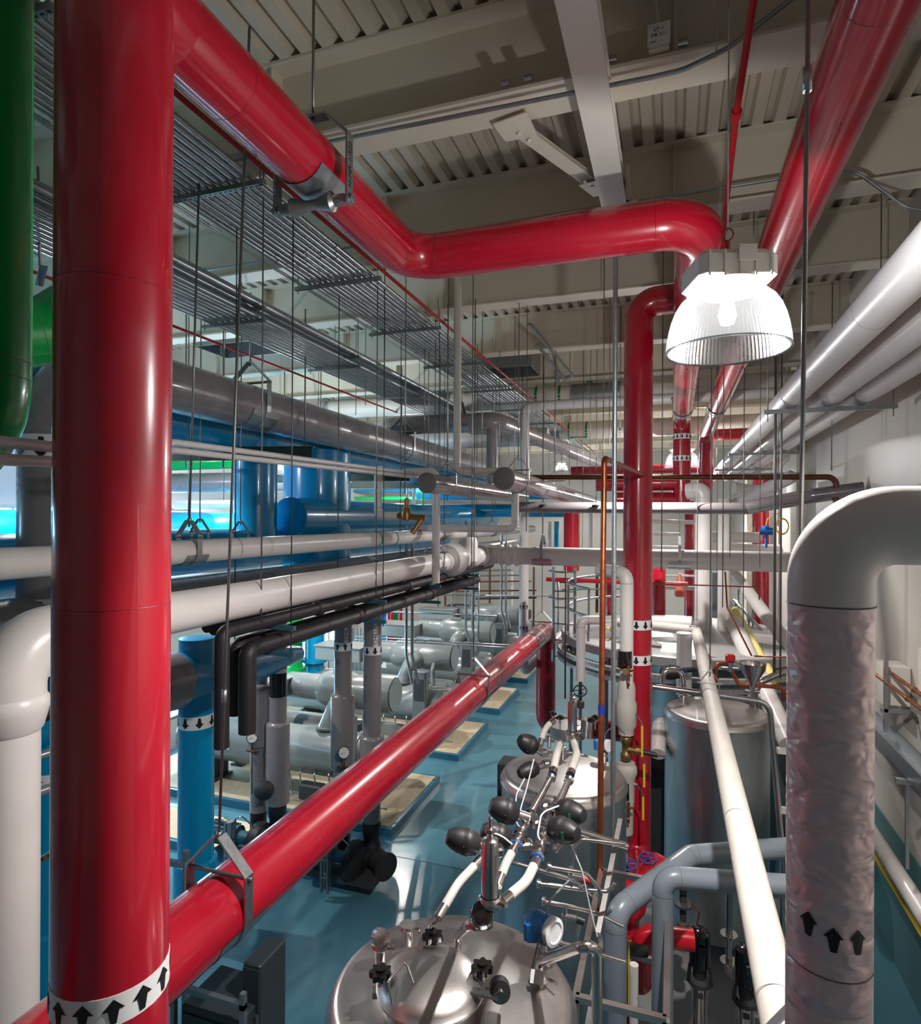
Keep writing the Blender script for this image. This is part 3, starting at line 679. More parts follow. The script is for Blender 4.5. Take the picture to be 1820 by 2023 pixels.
# black insulated refrigerant lines under the white pipe
for i, (dx, zz, r, l) in enumerate(((-.05, 4.62, .06, 'upper right black insulated line under the white pipe'), (-.24, 4.62, .06, 'upper middle black insulated line under the white pipe'), (-.42, 4.6, .05, 'upper left black insulated line under the white pipe'),
    (-.08, 4.40, .075, 'lower right black insulated line under the white pipe'), (-.30, 4.40, .07, 'lower left black insulated line under the white pipe'))):
    x = -3.42+dx; zz -= .06
    o = pipe('refrigerant_line', l, 'pipe', ([(x, 4.15+.12*i, 3.62+.1*(i % 3))] if i in (0, 3, 4) else [])+[(x, 4.15+.12*i, zz), (x, 12.1 if i < 3 else 11.2, zz)]+([(x, 12.1, 4.95)] if i < 2 else []), r, 'black', bend=.07, n=14, seams=None, group='black insulated lines')
    for y in (5.6, 7.9, 9.9): MB().lathe([(r, -.05), (r+.014, -.04), (r+.014, .04), (r, .05)], (x, y+.3*i, zz), (0, 1, 0), 14).build('joint_sleeve', 'black', o)
for y, n_ in ((4.85, 'nearest'), (6.75, 'second'), (8.6, 'third'), (10.5, 'fourth')):
    for zz, lv in ((4.49, 'upper'), (4.25, 'lower')):
        trapeze((-3.95, y, zz), (-3.25, y, zz), 8.6, f'{n_} {lv} teal strut crossbar under the black lines', mb_mat='tealchan', rodr=.006, group='teal crossbars under the black lines')
# pair of thin conduits crossing in front of the blue pipes
for k, zz, l in ((0, 5.98, 'upper of two slim grey pipes crossing behind the red riser'), (1, 5.86, 'lower of two slim grey pipes crossing behind the red riser')):
    pipe('slim_line', l, 'pipe', [A(-40, 868+38*k, d=2.3), A(122, 885+28*k, d=2.7), A(345, 874+16*k, d=4.35), A(862, 941+6*k, d=9.5)], .024, 'white', bend=.12, n=12, seams=None)
# dark green channel supports
for (x0, y0, x1, y1, d0, d1, l) in ((345, 898, 622, 888, 9.4, 9.2, 'nearest dark green channel support under the thick grey pipe'), (540, 942, 812, 935, 13.2, 12.8, 'second dark green channel support left of the capped pipes'), (690, 958, 900, 950, 17, 16.5, 'third dark green channel support far back')):
    a, b_ = A(x0, y0, d=d0), A(x1, y1, d=d1); b_.z = a.z; t = thing('channel_support', a, l, 'support', 'dark green channel supports')
    MB().bar(a+Vector((0, .0, .1)), b_+Vector((0, 0, .1)), .15, .015).bar(a-Vector((0, 0, .08)), b_-Vector((0, 0, .08)), .15, .015).bar(a+Vector((0, -.07, 0)), b_+Vector((0, -.07, 0)), .012, .2).build('channel', 'darkchan', t)
    for f in (.08, .35, .93): p = a.lerp(b_, f); rod(t, p-Vector((0, .0, .2)), Vector((p.x, p.y, 8.6)), .011)

# ================================================================== overhead conduits
NC = 12
ordn = ['first', 'second', 'third', 'fourth', 'fifth', 'sixth', 'seventh', 'eighth', 'ninth', 'tenth', 'eleventh', 'twelfth']
for k in range(NC):
    x = -3.24-.072*k; r = (.024, .02, .028)[k % 3]
    o = MB().cyl((x, -1, 8.225+r), (x, 27, 8.225+r), r, 10).build('conduit', 'galv', label=f'galvanised conduit in the wide ceiling rack, {ordn[k]} from its right edge', cat='conduit', group='conduits in the wide ceiling rack')
    for y in (5.5+.06*((k*7) % 5), 9.3+.05*((k*3) % 5), 3.1): MB().cyl((x, y, 8.225+r), (x, y+.06, 8.225+r), r+.006, 10).build('coupling', 'galv', o)
for k in range(2):
    MB().cyl((-4.13-.035*k, -1, 8.235), (-4.13-.035*k, 27, 8.235), .008, 6).build('conduit', 'galv', label=('inner', 'outer')[k]+' thin tube along the left edge of the ceiling conduit rack', cat='conduit')
yb = [.3, 2.4, 4.2, 6.3, 8.2, 10.3, 12.6, 15, 17.4]
nn = ['overhead behind', 'topmost, above the green pipe', 'nearest, behind the roller hanger', 'second, below the red bend', 'third', 'fourth', 'fifth', 'sixth', 'seventh']
for y, l in zip(yb, nn): trapeze((-4.24, y, 8.2), (-3.12, y, 8.2), 8.62, f'slotted strut crossbar of the wide conduit rack, {l}', slots=1 if y < 9 else 0, group='crossbars of the wide conduit rack')
for k, (x, zz, r) in enumerate(((-4.78, 8.05, .055), (-4.93, 8.05, .055), (-5.07, 8.04, .04), (-4.76, 7.9, .028), (-4.84, 7.9, .022), (-4.92, 7.9, .028), (-5.0, 7.9, .022), (-5.08, 7.9, .028), (-5.17, 7.9, .022), (-5.26, 7.9, .022), (-5.36, 7.9, .028), (-5.45, 7.9, .022))):
    lv = 'large upper' if k < 3 else 'small lower'; i = k if k < 3 else k-3
    MB().cyl((x, -1, zz+r), (x, 14.5 if k < 6 else 19, zz+r), r, 10).build('conduit', 'galv', label=f'{lv} conduit of the left ceiling bundle, {ordn[i]} from the right', cat='conduit', group='conduits of the left ceiling bundle')
for y, l in ((3.0, 'nearest'), (6.3, 'second'), (8.7, 'third'), (11.2, 'fourth'), (13.7, 'fifth')):
    for zz, q in ((8.03, 'upper'), (7.88, 'lower')): trapeze((-5.6, y, zz), (-4.66, y, zz), 8.62, f'{l} {q} crossbar of the left conduit bundle', group='crossbars of the left conduit bundle')
# surface conduits along the beam flanges, junction box and tag
def cond(label, pts, r=.012, bend=.1, material='galv', name='conduit'): return pipe(name, label, 'conduit', pts, r, material, bend=bend, n=8, seams=None)
yq = 4.55-.06
c1 = cond('steel conduit along the lower flange of the nearest beam, sweeping up at the right', [(XL, yq-.12, 8.67), A(1290, 152, Y=yq-.12), A(1350, 138, Y=yq-.12), A(1440, 95, Y=yq-.12), A(1600, -30, Y=yq-.12)], .016, .4)
for x in (1045, 1000, 1210, 1350): p = A(x, 1, Y=yq-.12); MB().cyl((p.x-.03, yq-.12, 8.67), (p.x+.03, yq-.12, 8.67), .024, 10).build('coupling', 'galv', c1)
t = thing('junction_box', A(1302, 140, Y=yq-.12), 'small junction box with handwritten cover plate on the nearest beam conduit', 'electrical box')
p = A(1302, 138, Y=yq-.12); MB().box((p.x, p.y, 8.70), (.13, .06, .10)).build('box', 'cream', t)
MB().box((p.x, p.y-.035, 8.74), (.145, .004, .15)).build('cover_plate', 'paper', t)
text(t, 'writing', 'LF-1', .038, (p.x, p.y-.038, 8.775), (1, 0, 0), (0, 0, 1)); text(t, 'writing', 'CIR 9,11', .03, (p.x, p.y-.038, 8.735), (1, 0, 0), (0, 0, 1))
text(t, 'writing', '277V', .02, (p.x-.04, p.y-.038, 8.69), (1, 0, 0), (0, 0, 1))
MB().tube([(p.x, p.y-.02, 8.81), (p.x-.03, p.y-.01, 9.05), (p.x, p.y, 9.28)], .006, 6, bend=.2).build('cable', 'cream', t)
c2 = cond('steel conduit along the second beam, dropping in a curve at the far right', [(XL, 6.5, 8.66), A(1655, 335, Y=6.5), A(1700, 345, Y=6.5), A(1790, 410, Y=6.5), A(1900, 428, Y=6.5)], .015, .25)
cond('cream wire dropping down the second beam near the slim red pipe', [A(1418, 0, Y=4.4), A(1415, 115, Y=4.4)], .005, 0, 'cream')
for px, d, y0, y1, l in ((1490, 6.6, 372, 500, 'short clamped rod just right of the slim red pipe above the lamp'), (1525, 6.6, 380, 470, 'short clamped rod against the left side of the big right red pipe'), (1742, 7.0, 335, 680, 'clamped rod at the far right crossing the curved conduit'),
    (1645, 8.6, 560, 930, 'clamped rod right of the grey rod, reaching the three white pipes'), (1590, 8.4, 585, 700, 'clamped rod just right of the grey rod beside the big lamp'), (1555, 10.8, 640, 760, 'thin clamped rod just right of the lamp rim')):
    a, b_ = AV(px, y0, y1, d); o = rod(None, a, b_, .007 if d < 9 else .006, 'hanger_rod')
    tag(o, l, 'pipe hanger')
    MB().box(a, (.04, .05, .05)).build('beam_clamp', 'galv', o)
# duct openings under the deck
for (px, Y, zb, wd, l) in ((1005, 12.6, 8.55, 1.15, 'square sheet metal duct with a dark open bottom, behind the strut brace'), (470, 9.9, 8.72, 1.25, 'square duct with dark open bottom above the left red sprinkler line')):
    p = A(px, 700, Y=Y); t = thing('exhaust_duct', (p.x, Y, zb), l, 'duct'); q = MB()
    for sx in (-1, 1): q.box((p.x+sx*wd/2, Y, zb+.27), (.02, .9, .54)); q.box((p.x, Y+sx*.45, zb+.27), (wd, .02, .54))
    q.build('duct_walls', 'galv_bar', t); MB().box((p.x, Y, zb+.4), (wd-.05, .86, .01)).build('damper', 'darkgrey', t)
# pair of struts bracing the cross pipe
t = thing('strut_brace', A(1100, 700, d=11.5), 'zigzag galvanised strut brace between the fourth and fifth beams', 'brace')
a, b_ = A(1046, 640, d=9.9), A(1132, 742, d=12.8)
MB().bar(a, b_, .045, .045).bar(a+Vector((-.12, 1.2, 0)), b_+Vector((-.2, .2, -.02)), .045, .045).build('strut', 'galv_bar', t)
MB().bar(A(1092, 690, d=12), A(1104, 756, d=12.8), .05, .03).bar(b_, A(1112, 756, d=12.8), .04, .04).build('strut', 'galv_bar', t)
# thick cream cross pipes with green label frames
def frame_labels(o, cx, Y, z, r, wd):
    for s in (-1, 1):
        x = cx+s*wd/2; MB().lathe([(r+.001, -.03), (r+.004, -.03), (r+.004, .03), (r+.001, .03)], (x, Y, z), (1, 0, 0), 28).build('green_band', 'tapegreen', o)
        for k in range(10):
            a = math.pi*(1.02+.1*k); MB().box((x, Y+math.cos(a)*(r+.005), z+math.sin(a)*(r+.005)), (.062, .03, .012), rot=Matrix.Rotation(a, 3, 'X')).build('white_dash', 'tapewhite', o)
    a = math.radians(237); c = Vector((cx, Y+math.cos(a)*(r+.003), z+math.sin(a)*(r+.003)))
    ob = MB().box(c, (wd, .07, .003), rot=Matrix.Rotation(a+math.pi/2, 3, 'X')).build('label_strip', 'tapegreen', o)
    nrm = Vector((0, math.cos(a), math.sin(a))); text(o, 'writing', 'CW SUPPLY', .06, c+nrm*.004, (1, 0, 0), Vector((1, 0, 0)).cross(-nrm) if False else nrm.cross(Vector((1, 0, 0))), 'tapewhite')
xl = A(640, 800, Y=14.6).x
o = pipe('process_duct', 'thick cream cross pipe under the roof with a green label frame', 'pipe', [(xl, 14.6, 8.4), (2.55, 14.6, 8.4)], .25, 'creampipe', n=28)
frame_labels(o, A(1085, 770, Y=14.6).x, 14.6, 8.4, .25, .55)
MB().lathe([(.252, -.55), (.256, -.55), (.256, .55), (.252, .55)], (A(1165, 760, Y=14.6).x+.15, 14.6, 8.4), (1, 0, 0), 28).build('saddle', 'galv_bar', o)
MB().lathe([(.252, -.4), (.256, -.4), (.256, .4), (.252, .4)], (A(865, 790, Y=14.6).x, 14.6, 8.4), (1, 0, 0), 28).build('saddle', 'galv_bar', o)
o = pipe('process_duct', 'farther cream cross pipe lower down with a green label frame', 'pipe', [(-4.3, 19.8, 8.3), (2.55, 19.8, 8.3)], .27, 'creampipe', n=28)
frame_labels(o, A(1143, 848, Y=19.8).x, 19.8, 8.3, .27, .55)
MB().lathe([(.272, -.45), (.276, -.45), (.276, .45), (.272, .45)], (A(1080, 848, Y=19.8).x, 19.8, 8.3), (1, 0, 0), 28).build('saddle', 'bluegrey', o)
pipe('insulated_line', 'white cross pipe far left below the cream one', 'pipe', [(-9, 17.2, 7.8), (-3.3, 17.2, 7.8)], .25, 'white', n=24)
for px, Y, z, r, l in ((870, 14.6, 8.4, .25, 'clevis hanger on the left part of the cream cross pipe'), (1165, 14.6, 8.4, .25, 'clevis hanger on the cream cross pipe above its grey saddle'), (650, 14.6, 8.4, .25, 'clevis hanger at the left end of the cream cross pipe')):
    q = A(px, 800, Y=Y); clevis((q.x, Y, z), (1, 0, 0), r, 9.25, l, w=.08, peak=.5)
# dark grey U shaped pipe and the silver line that follows it
gu = pipe('chilled_water_line', 'dark grey pipe bending in a U behind the thick grey pipe', 'pipe', [(-6.2, 14.6, 7.3), (-6.2, 12.6, 7.55), (-3.55, 12.6, 7.55), (-3.5, 13.0, 7.55), (-1.9, 26, 7.4)], .2, 'grey', bend=.32, n=26)
pipe('chilled_water_line', 'grey drop pipe below the bend of the U shaped pipe', 'pipe', [(-3.62, 12.6, 7.45), (-3.62, 12.6, 6.2)], .12, 'grey', n=18)
for q, l in (((-4.3, 12.6), 'clevis hanger on the U shaped grey pipe'), ): clevis((q[0], q[1], 7.55), (1, 0, 0), .205, 8.6, l, w=.06)
# two capped silver jacketed pipes
for x, z, y, r, l in ((-2.12, 6.03, 7.95, .15, 'right one of two grey jacketed pipes ending in flat round caps'), (-3.1, 5.97, 7.65, .135, 'left one of two grey jacketed pipes ending in flat round caps')):
    o = MB().cyl((x, y, z), (x+.1, 22, z-.1) if x > -3 else (x+.15, 12.6, z-.03), r, 32).build('jacketed_line', 'silverjacket', label=l, cat='pipe')
    MB().lathe([(0, -.004), (r-.004, -.004), (r+.003, 0), (r+.003, .02)], (x, y, z), (0, 1, 0), 32).build('end_cap', 'capgrey', o)
    for q in (.55, 1.6, 3.0, 4.6): seam(o, (x+(.1 if x > -3 else .42)*q/14, y+q, z-.1*q/14), (0, 1, 0), r, 'linegrey')
    for q, n_ in ((.75, 'first'), (3.4, 'second')): clevis((x+.02*q, y+q, z), (0, 1, 0), r, 8.6, f'{n_} clevis hanger on the {l.split()[0]} capped grey pipe', w=.03, saddle=False)
a, b_ = AV(905, 535, 935, 8.9)
pipe('insulated_line', 'slim white pipe dropping from the ceiling and turning right between the caps', 'pipe', [(a.x, a.y, 9.2), (a.x, a.y, b_.z+.02), (a.x+.66, a.y+.05, b_.z+.02)], .055, 'creampipe', bend=.1, n=16)
a = A(862, 960, d=8.6)
pipe('insulated_line', 'slim white pipe dropping behind the left grey cap', 'pipe', [(a.x-.5, a.y, 6.15), (a.x, a.y, 6.15), (a.x, a.y, 4.6)], .055, 'white', bend=.1, n=16)
a = A(1018, 990, d=9)
pipe('insulated_line', 'short white drop pipe below the right grey cap, turning left', 'pipe', [(a.x, a.y, 5.9), (a.x, a.y, 5.35), (a.x-1.5, a.y, 5.35)], .055, 'white', bend=.1, n=16)
a = A(747, 950, d=8.4)
pipe('insulated_line', 'slim white pipe with an elbow leading to a brass valve', 'pipe', [(a.x, a.y, 6.2), (a.x, a.y, 5.53), (a.x+.3, a.y, 5.53)], .055, 'white', bend=.1, n=16)
t = thing('brass_valve', (a.x+.35, a.y, 5.5), 'bronze pressure valve between slim white pipes, left of the caps', 'valve')
MB().lathe([(0, -.1), (.06, -.08), (.07, 0), (.05, .06), (.035, .1), (.035, .2), (0, .22)], (a.x+.42, a.y, 5.55), n=16).cyl((a.x+.28, a.y, 5.53), (a.x+.7, a.y, 5.5), .04, 12).build('valve_body', 'brass', t)
MB().cyl((a.x+.65, a.y, 5.5), (a.x+.55, a.y-.1, 5.3), .035, 10).build('strainer', 'brass', t)
# columns at mid depth
def col(label, px, y0, y1, d, r, material='white', marks=(), **k):
    a, b_ = AV(px, y0, y1, d); o = pipe('insulated_line', label, 'pipe', [a, b_], r, material, n=20); o['_z'] = 0
    for yy in marks: marker(o, (a.x, a.y, A(px, yy, d=d).z), (0, 0, 1), r, .1, 8, 1, material='tapewhite', size=.1)
    return o
q = A(1037, 803, d=13.3); qz = A(1037, 1330, d=13.3).z; QY = q.y
o = pipe('insulated_line', 'white vertical pipe left of centre with two rings of up arrows', 'pipe', [(2.2, QY, q.z), (q.x, QY, q.z), (q.x, QY, qz), (q.x+.45, QY+2.0, qz+.5)], .1, 'white', bend=.16, n=20)
for yy in (1198, 1240): marker(o, (q.x, QY, A(1037, yy, d=13.3).z), (0, 0, 1), .1, .1, 8, 1, .2, size=.1, material='white')
q = A(1391, 965, d=12)
pipe('insulated_line', 'wide white column right of the middle with a left turn at its top', 'pipe', [(q.x-.3, q.y+.1, q.z-.05), (q.x, q.y, q.z-.02), (q.x, q.y, 3.3)], .16, 'white', bend=.14, n=24)
sc_ = A(1432, 985, d=12); pipe('insulated_line', 'second white column right of the wide one', 'pipe', [(sc_.x, sc_.y, sc_.z), (sc_.x, sc_.y, 3.3)], .12, 'white', n=20)
col('dark grey insulated column right of the white columns', 1410, 1130, 1230, 15, .13, 'bluegrey')
# copper and grey cross lines
pipe('copper_line', 'long copper cross pipe passing in front of the red bands', 'pipe', [A(1045, 943, Y=10.3), (2.25, 10.3, 6.13), (2.25, 10.3, 5.7)], .042, 'copper_dark', bend=.12, n=14, seams=None)
o = pipe('chilled_water_line', 'straight grey cross pipe below the copper one', 'pipe', [A(1020, 1002, Y=10.8), (1.1, 10.8, 5.68), (1.9, 11.0, 5.82)], .095, 'grey', bend=.3, n=20)
for px in (1065, 1170): p = A(px, 1000, Y=10.68); MB().cyl(p, p+Vector((.12, 0, .02)), .02, 8).build('label_tag', 'blackplastic', o)
pipe('jacketed_line', 'silver jacketed pipe rising to the right behind the foil elbow', 'pipe', [(1.15, 10.8, 5.7), (1.95, 10.4, 5.86), (2.6, 10.3, 5.95)], .11, 'silverjacket', bend=.3, n=18)
# copper risers and steel conduit in the middle
a, b_ = A(1194, 905, d=5.5), A(1184, 1800, d=5.2)
o = pipe('copper_line', 'copper riser left of the tall steel conduit, with a blue tape band', 'pipe', [a+Vector((.3, 2.5, -.02)), a, b_], .026, 'copper', bend=.06, n=14, seams=None)
q = a.lerp(b_, .57); MB().cyl(q-Vector((0, 0, .045)), q+Vector((0, 0, .045)), .0285, 14).build('tape_band', 'tapeblue', o)
q = a.lerp(b_, .06); MB().cyl(q-Vector((0, 0, .03)), q+Vector((0, 0, .03)), .032, 14).build('coupling', 'copper', o)
a, b_ = AV(1217, 400, 1895, 5.35)
o = MB().cyl((a.x, a.y, 8.0), (a.x, a.y, .0), .021, 14).build('steel_conduit', 'galv', label='tall straight steel conduit just left of the middle red riser', cat='conduit')
p = A(1212, 1885, d=5.35); MB().box((a.x, a.y, p.z), (.09, .1, .07)).build('clamp_block', 'canvas', o)
a, b_ = A(1129, 1130, d=13), None
cond('thin copper tube dropping left of the white drop pipe', list(AV(1118, 1120, 1380, 9)), .012, 0, 'copper_dark', 'copper_line')
cond('thin copper cross tube behind the white columns', [A(1285, 1153, d=11), A(1500, 1160, d=11), A(1500, 1185, d=11)], .012, .05, 'copper', 'copper_line')

# ================================================================== three white pipes along the right wall
for i, (x, l) in enumerate(((1.38, 'left and nearest of three white pipes along the right wall'), (1.79, 'middle one of three white pipes along the right wall'), (2.14, 'rightmost of three white pipes, closest to the wall'))):
    o = MB().cyl((x, -3, 7.03), (x, 24, 7.03), .15, 36).build('insulated_line', 'white', label=l, cat='pipe', group='three white pipes along the right wall')
    for y in (5.2, 9.3, 12.2, 15): seam(o, (x, y, 7.03), (0, 1, 0), .15)
    for y in (8.57, 13.9, 18.2):
        vs = []; K = 10
        for e in (-.2, .2):
            for k in range(K+1): aa = math.pi*1.05+math.pi*.9*k/K; vs.append((x+math.cos(aa)*.154, y+e, 7.03+math.sin(aa)*.154))
        MB().add(vs, [(k, k+1, K+2+k, K+1+k) for k in range(K)], True).build('saddle', 'galv', o)
for y, l in ((8.57, 'nearest strut crossbar under the three white pipes'), (13.9, 'second strut crossbar under the three white pipes'), (18.2, 'farthest strut crossbar under the three white pipes')):
    trapeze((1.08, y, 6.85), (2.5, y, 6.85), 8.6, l, w=.05, lows=.12, slots=0)
trapeze((1.1, 13.7, 6.42), (2.42, 13.7, 6.42), 6.83, 'lower strut crossbar hung below the second one at right', w=.04)
o = pipe('insulated_line', 'white pipe sloping down to the left below the wall pipes', 'pipe', [(2.2, 13.4, 6.35), (1.0, 14.5, 5.7)], .13, 'white', n=20)
# foil riser and its elbow
fx = A(1641, 1000, d=1.75)
FX, FY = fx.x, fx.y
fr = pipe('insulated_riser', 'wrinkled foil wrapped white riser at the right with up arrows', 'pipe', [(FX, FY, 0), (FX, FY, 5.27)], .1075, 'foil', n=64)
el = MB().tube([(FX, FY, 5.26), (FX, FY, 5.487), (XR, FY+.12, 5.487)], .1085, 40, bend=.162, ns=14).build('insulated_elbow', 'white', label='smooth white elbow on top of the foil riser, turning right', cat='pipe')
seam(el, (FX, FY, 5.265), (0, 0, 1), .11)
zb = A(1650, 1858, d=1.65).z
for k, (ph, dz) in enumerate(((-.47, .02), (.12, -.0), (.72, .0))):
    base = math.atan2(-FY, -FX); aa = base+ph*.95; R_v = .1095; vs = []; C_ = 6
    for i in range(C_+1):
        c_ = -1+2*i/C_; s_ = aa+c_*.023/R_v; top = .033-abs(c_)*.026; bot = .005 if abs(c_) > .45 else -.033
        for t_ in (top, bot): vs.append((FX+R_v*math.cos(s_), FY+R_v*math.sin(s_), zb+t_-.0+dz))
    MB().add(vs, [(2*i, 2*i+1, 2*i+3, 2*i+2) for i in range(C_)]).build('arrow', 'ink', fr)
seam(fr, (FX, FY, zb-.11), (0, 0, 1), .108)
# diagonal white canvas pipe
w7 = pipe('insulated_line', 'long white canvas wrapped pipe slanting down at the lower right', 'pipe', [(.39, 2.12, 3.67), (.38, 10.9, 3.67), (-.9, 11.3, 3.67)], .08, 'canvas', bend=.12, n=28, seams=[((.385, 2.6, 3.67), (0, 1, 0)), ((.385, 4.1, 3.67), (0, 1, 0)), ((.382, 7.7, 3.67), (0, 1, 0))])
clevis((.387, 2.28, 3.67), (0, 1, 0), .085, 8.6, 'clevis hanger of the slanting canvas pipe, its long rod passing the foil elbow', w=.045, rodr=.0075, lean=(.04, .03), coupling=.65, t=.006, saddle=False)
clevis((.382, 7.05, 3.67), (0, 1, 0), .085, 8.6, 'clevis hanger where the canvas pipe passes the steel tank', w=.035, rodr=.006, saddle=False)
clevis((.38, 10.7, 3.67), (0, 1, 0), .085, 8.6, 'clevis hanger at the far elbow of the canvas pipe', w=.035, rodr=.006, saddle=False)

# right wall services
for k, (x, z, r, m_, l) in enumerate(((2.42, 3.72, .022, 'copper', 'upper copper pipe along the right wall'), (2.36, 3.62, .022, 'copper', 'lower copper pipe along the right wall'),)):
    o = MB().cyl((x, 2, z), (x, 14, z), r, 12).build('copper_line', m_, label=l, cat='pipe')
    for y in (7.7, 6.2): MB().cyl((x, y, z), (x, y+.04, z), r+.01, 12).build('clamp', 'brass', o)
pipe('insulated_line', 'white pipe low along the teal dado of the right wall', 'pipe', [(2.4, 1, 1.56), (2.4, 14, 1.56)], .09, 'white', n=20)
pipe('gas_line', 'thin yellow pipe low along the right wall', 'pipe', [(2.45, 1, 1.24), (2.45, 14, 1.24)], .024, 'yellow', n=12)
t = thing('cable_tray', (2.35, 8, 3.0), 'wide pale cable tray sloping in view along the right wall', 'cable tray')
MB().box((2.4, 6.3, 3.05), (.02, 8.6, .16)).box((2.2, 6.3, 3.05), (.02, 8.6, .16)).box((2.3, 6.3, 2.98), (.2, 8.6, .015)).build('tray', 'galv', t)
for y in (5.6, 7.2, 9): MB().box((2.35, y, 2.93), (.5, .05, .05)).box((2.2, y, 2.5), (.03, .03, .85)).build('bracket', 'galv', t)
t = thing('wall_cabinet', (2.5, 8.9, 3.4), 'white cabinet behind the two copper wall pipes', 'cabinet')
MB().box((2.5, 8.75, 3.55), (.28, .4, .45)).build('body', 'boxwhite', t); MB().box((2.35, 8.4, 3.5), (.04, .04, .9)).box((2.45, 8.4, 3.3), (.3, .04, .04)).build('strut_frame', 'galv', t)
MB().box((2.6, 8.05, 3.85), (.06, .1, .5)).build('post', 'boxwhite', label='narrow white post plate on the wall above the copper pipes', cat='post')

# ================================================================== chillers
def chiller(cy, label):
    X1 = -4.95; t = thing('chiller', (-7, cy, .15), label, 'chiller', 'grey chillers in a row on the pads')
    MB().lathe([(0, 0), (.3, .0), (.40, .05), (.43, .12), (.43, 4.0), (.46, 4.0), (.46, 4.08), (.43, 4.08), (.43, 4.5), (.40, 4.56), (0, 4.6)], (X1-4.6, cy-.55, 1.02), (1, 0, 0), 32).build('evaporator_shell', 'chiller', t)
    MB().lathe([(0, 0), (.34, 0), (.37, .06), (.37, .5), (.40, .5), (.40, .58), (.37, .58), (.37, 4.3), (.34, 4.36), (0, 4.36)], (X1-4.7, cy+.42, 1.0), (1, 0, 0), 32).build('condenser_shell', 'chiller', t)
    c = MB().lathe([(0, 0), (.24, .0), (.26, .03), (.26, .75), (.31, .80), (.36, .95), (.36, 1.45), (.33, 1.55), (.33, 1.66), (.35, 1.66), (.35, 2.35), (.34, 2.4), (0, 2.4)], (X1-2.6, cy+.15, 2.02), (1, 0, 0), 36).build('compressor', 'chiller', t)
    MB().lathe([(.25, .0), (.262, .0), (.262, .05), (.25, .05)], (X1-2.2, cy+.15, 2.02), (1, 0, 0), 30).build('casing_rib', 'chiller', c); MB().box((X1-1.35, cy+.12, 2.39), (.28, .2, .06)).build('casing_pad', 'chiller', c)
    MB().cyl((X1-1.25, cy-.17, 2.0), (X1-1.25, cy-.23, 2.0), .05, 14).build('sight_plug', 'chiller', c); MB().cyl((X1-.17, cy+.15, 2.02), (X1-.19, cy+.15, 2.02), .3, 30).build('cover_plate', 'chiller', c)
    MB().tube([(X1-1.0, cy-.05, 2.0), (X1-1.15, cy-.38, 1.95), (X1-1.3, cy-.55, 1.45)], [.17, .17, .17], 22, bend=.28).lathe([(.17, -.02), (.22, -.02), (.22, .02), (.17, .02)], (X1-1.3, cy-.52, 1.5), n=22).build('discharge_elbow', 'chiller', t)
    MB().tube([(X1-.6, cy-.2, 1.9), (X1-.55, cy-.42, 1.82), (X1-.52, cy-.45, 1.4)], .055, 12, bend=.12).build('oil_line', 'chiller', t)
    MB().rbox((X1-.62, cy-1.0, 1.28), (.34, .24, 1.3), .02).build('control_cabinet', 'midpanel', t)
    MB().box((X1-.62, cy-1.124, 1.5), (.24, .01, .5)).build('cabinet_door', 'darkpanel', t)
    MB().rbox((X1-3.1, cy-.2, 2.02), (1.3, .75, .35), .02).box((X1-3.1, cy-.2, 2.21), (1.36, .8, .025)).build('starter_box', 'chiller', t)
    for x in (X1-.7, X1-3.9):
        for y in (cy-.55, cy+.45): MB().box((x, y, .38), (.16, .6, .46)).box((x, y, .17), (.3, .7, .04)).build('foot', 'darkgrey', t)
    q = MB()
    for k in range(9):
        x = X1-.15-.28*k; y = cy-1.0-.04*(k % 3); q.tube([(x, y+.5, .75+.1*(k % 2)), (x, y, .8), (x+.08, y, .35), (x+.3, y+.1, .3)], .014, 6, bend=.06)
    o = q.build('tubing', 'galv', t); o['kind'] = 'stuff'
    MB().rbox((X1-1.3, cy-1.02, .45), (.5, .22, .3), .03).cyl((X1-1.0, cy-1.0, .45), (X1-.7, cy-1.0, .45), .09, 14).build('oil_pump', 'darkgrey', t)
    MB().box((X1-3.3, cy-.985, 1.08), (.2, .012, .22)).build('warning_label', 'paper', t)
    MB().box((X1-3.36, cy-.995, 1.12), (.08, .006, .08), rot=Matrix.Rotation(.785, 3, 'Y')).build('hazard_diamond', 'tapegreen', t)
    return t
ch = chiller(10.95, 'nearest grey chiller behind the banded grey risers')
for dy, l in ((3.5, 'second grey chiller, its compressor end below the black lines'), (7.0, 'third grey chiller, on the fourth pad from the front'), (10.5, 'farthest grey chiller at the end of the row')):
    copy_tree(ch, (0, dy, 0), l)
# twin conduits dropping to each chiller cabinet
for px, d, y0, y1, l in ((803, 13.2, 1150, 1340, 'left of two galvanised conduits dropping to the second chiller'), (815, 13.2, 1150, 1340, 'right of two galvanised conduits dropping to the second chiller'),
    (921, 17, 1115, 1275, 'left of two galvanised conduits dropping to the third chiller'), (934, 17, 1115, 1275, 'right of two galvanised conduits dropping to the third chiller'),
    (991, 20, 1115, 1235, 'left of two conduits dropping to the farthest chiller'), (1000, 20, 1115, 1235, 'right of two conduits dropping to the farthest chiller')):
    a, b_ = AV(px, y0, y1, d); cond(l, [a+Vector((0, 0, 1.2)), Vector((a.x, a.y, b_.z+.5)), Vector((a.x+.15, a.y, b_.z-.1))], .035, .2)

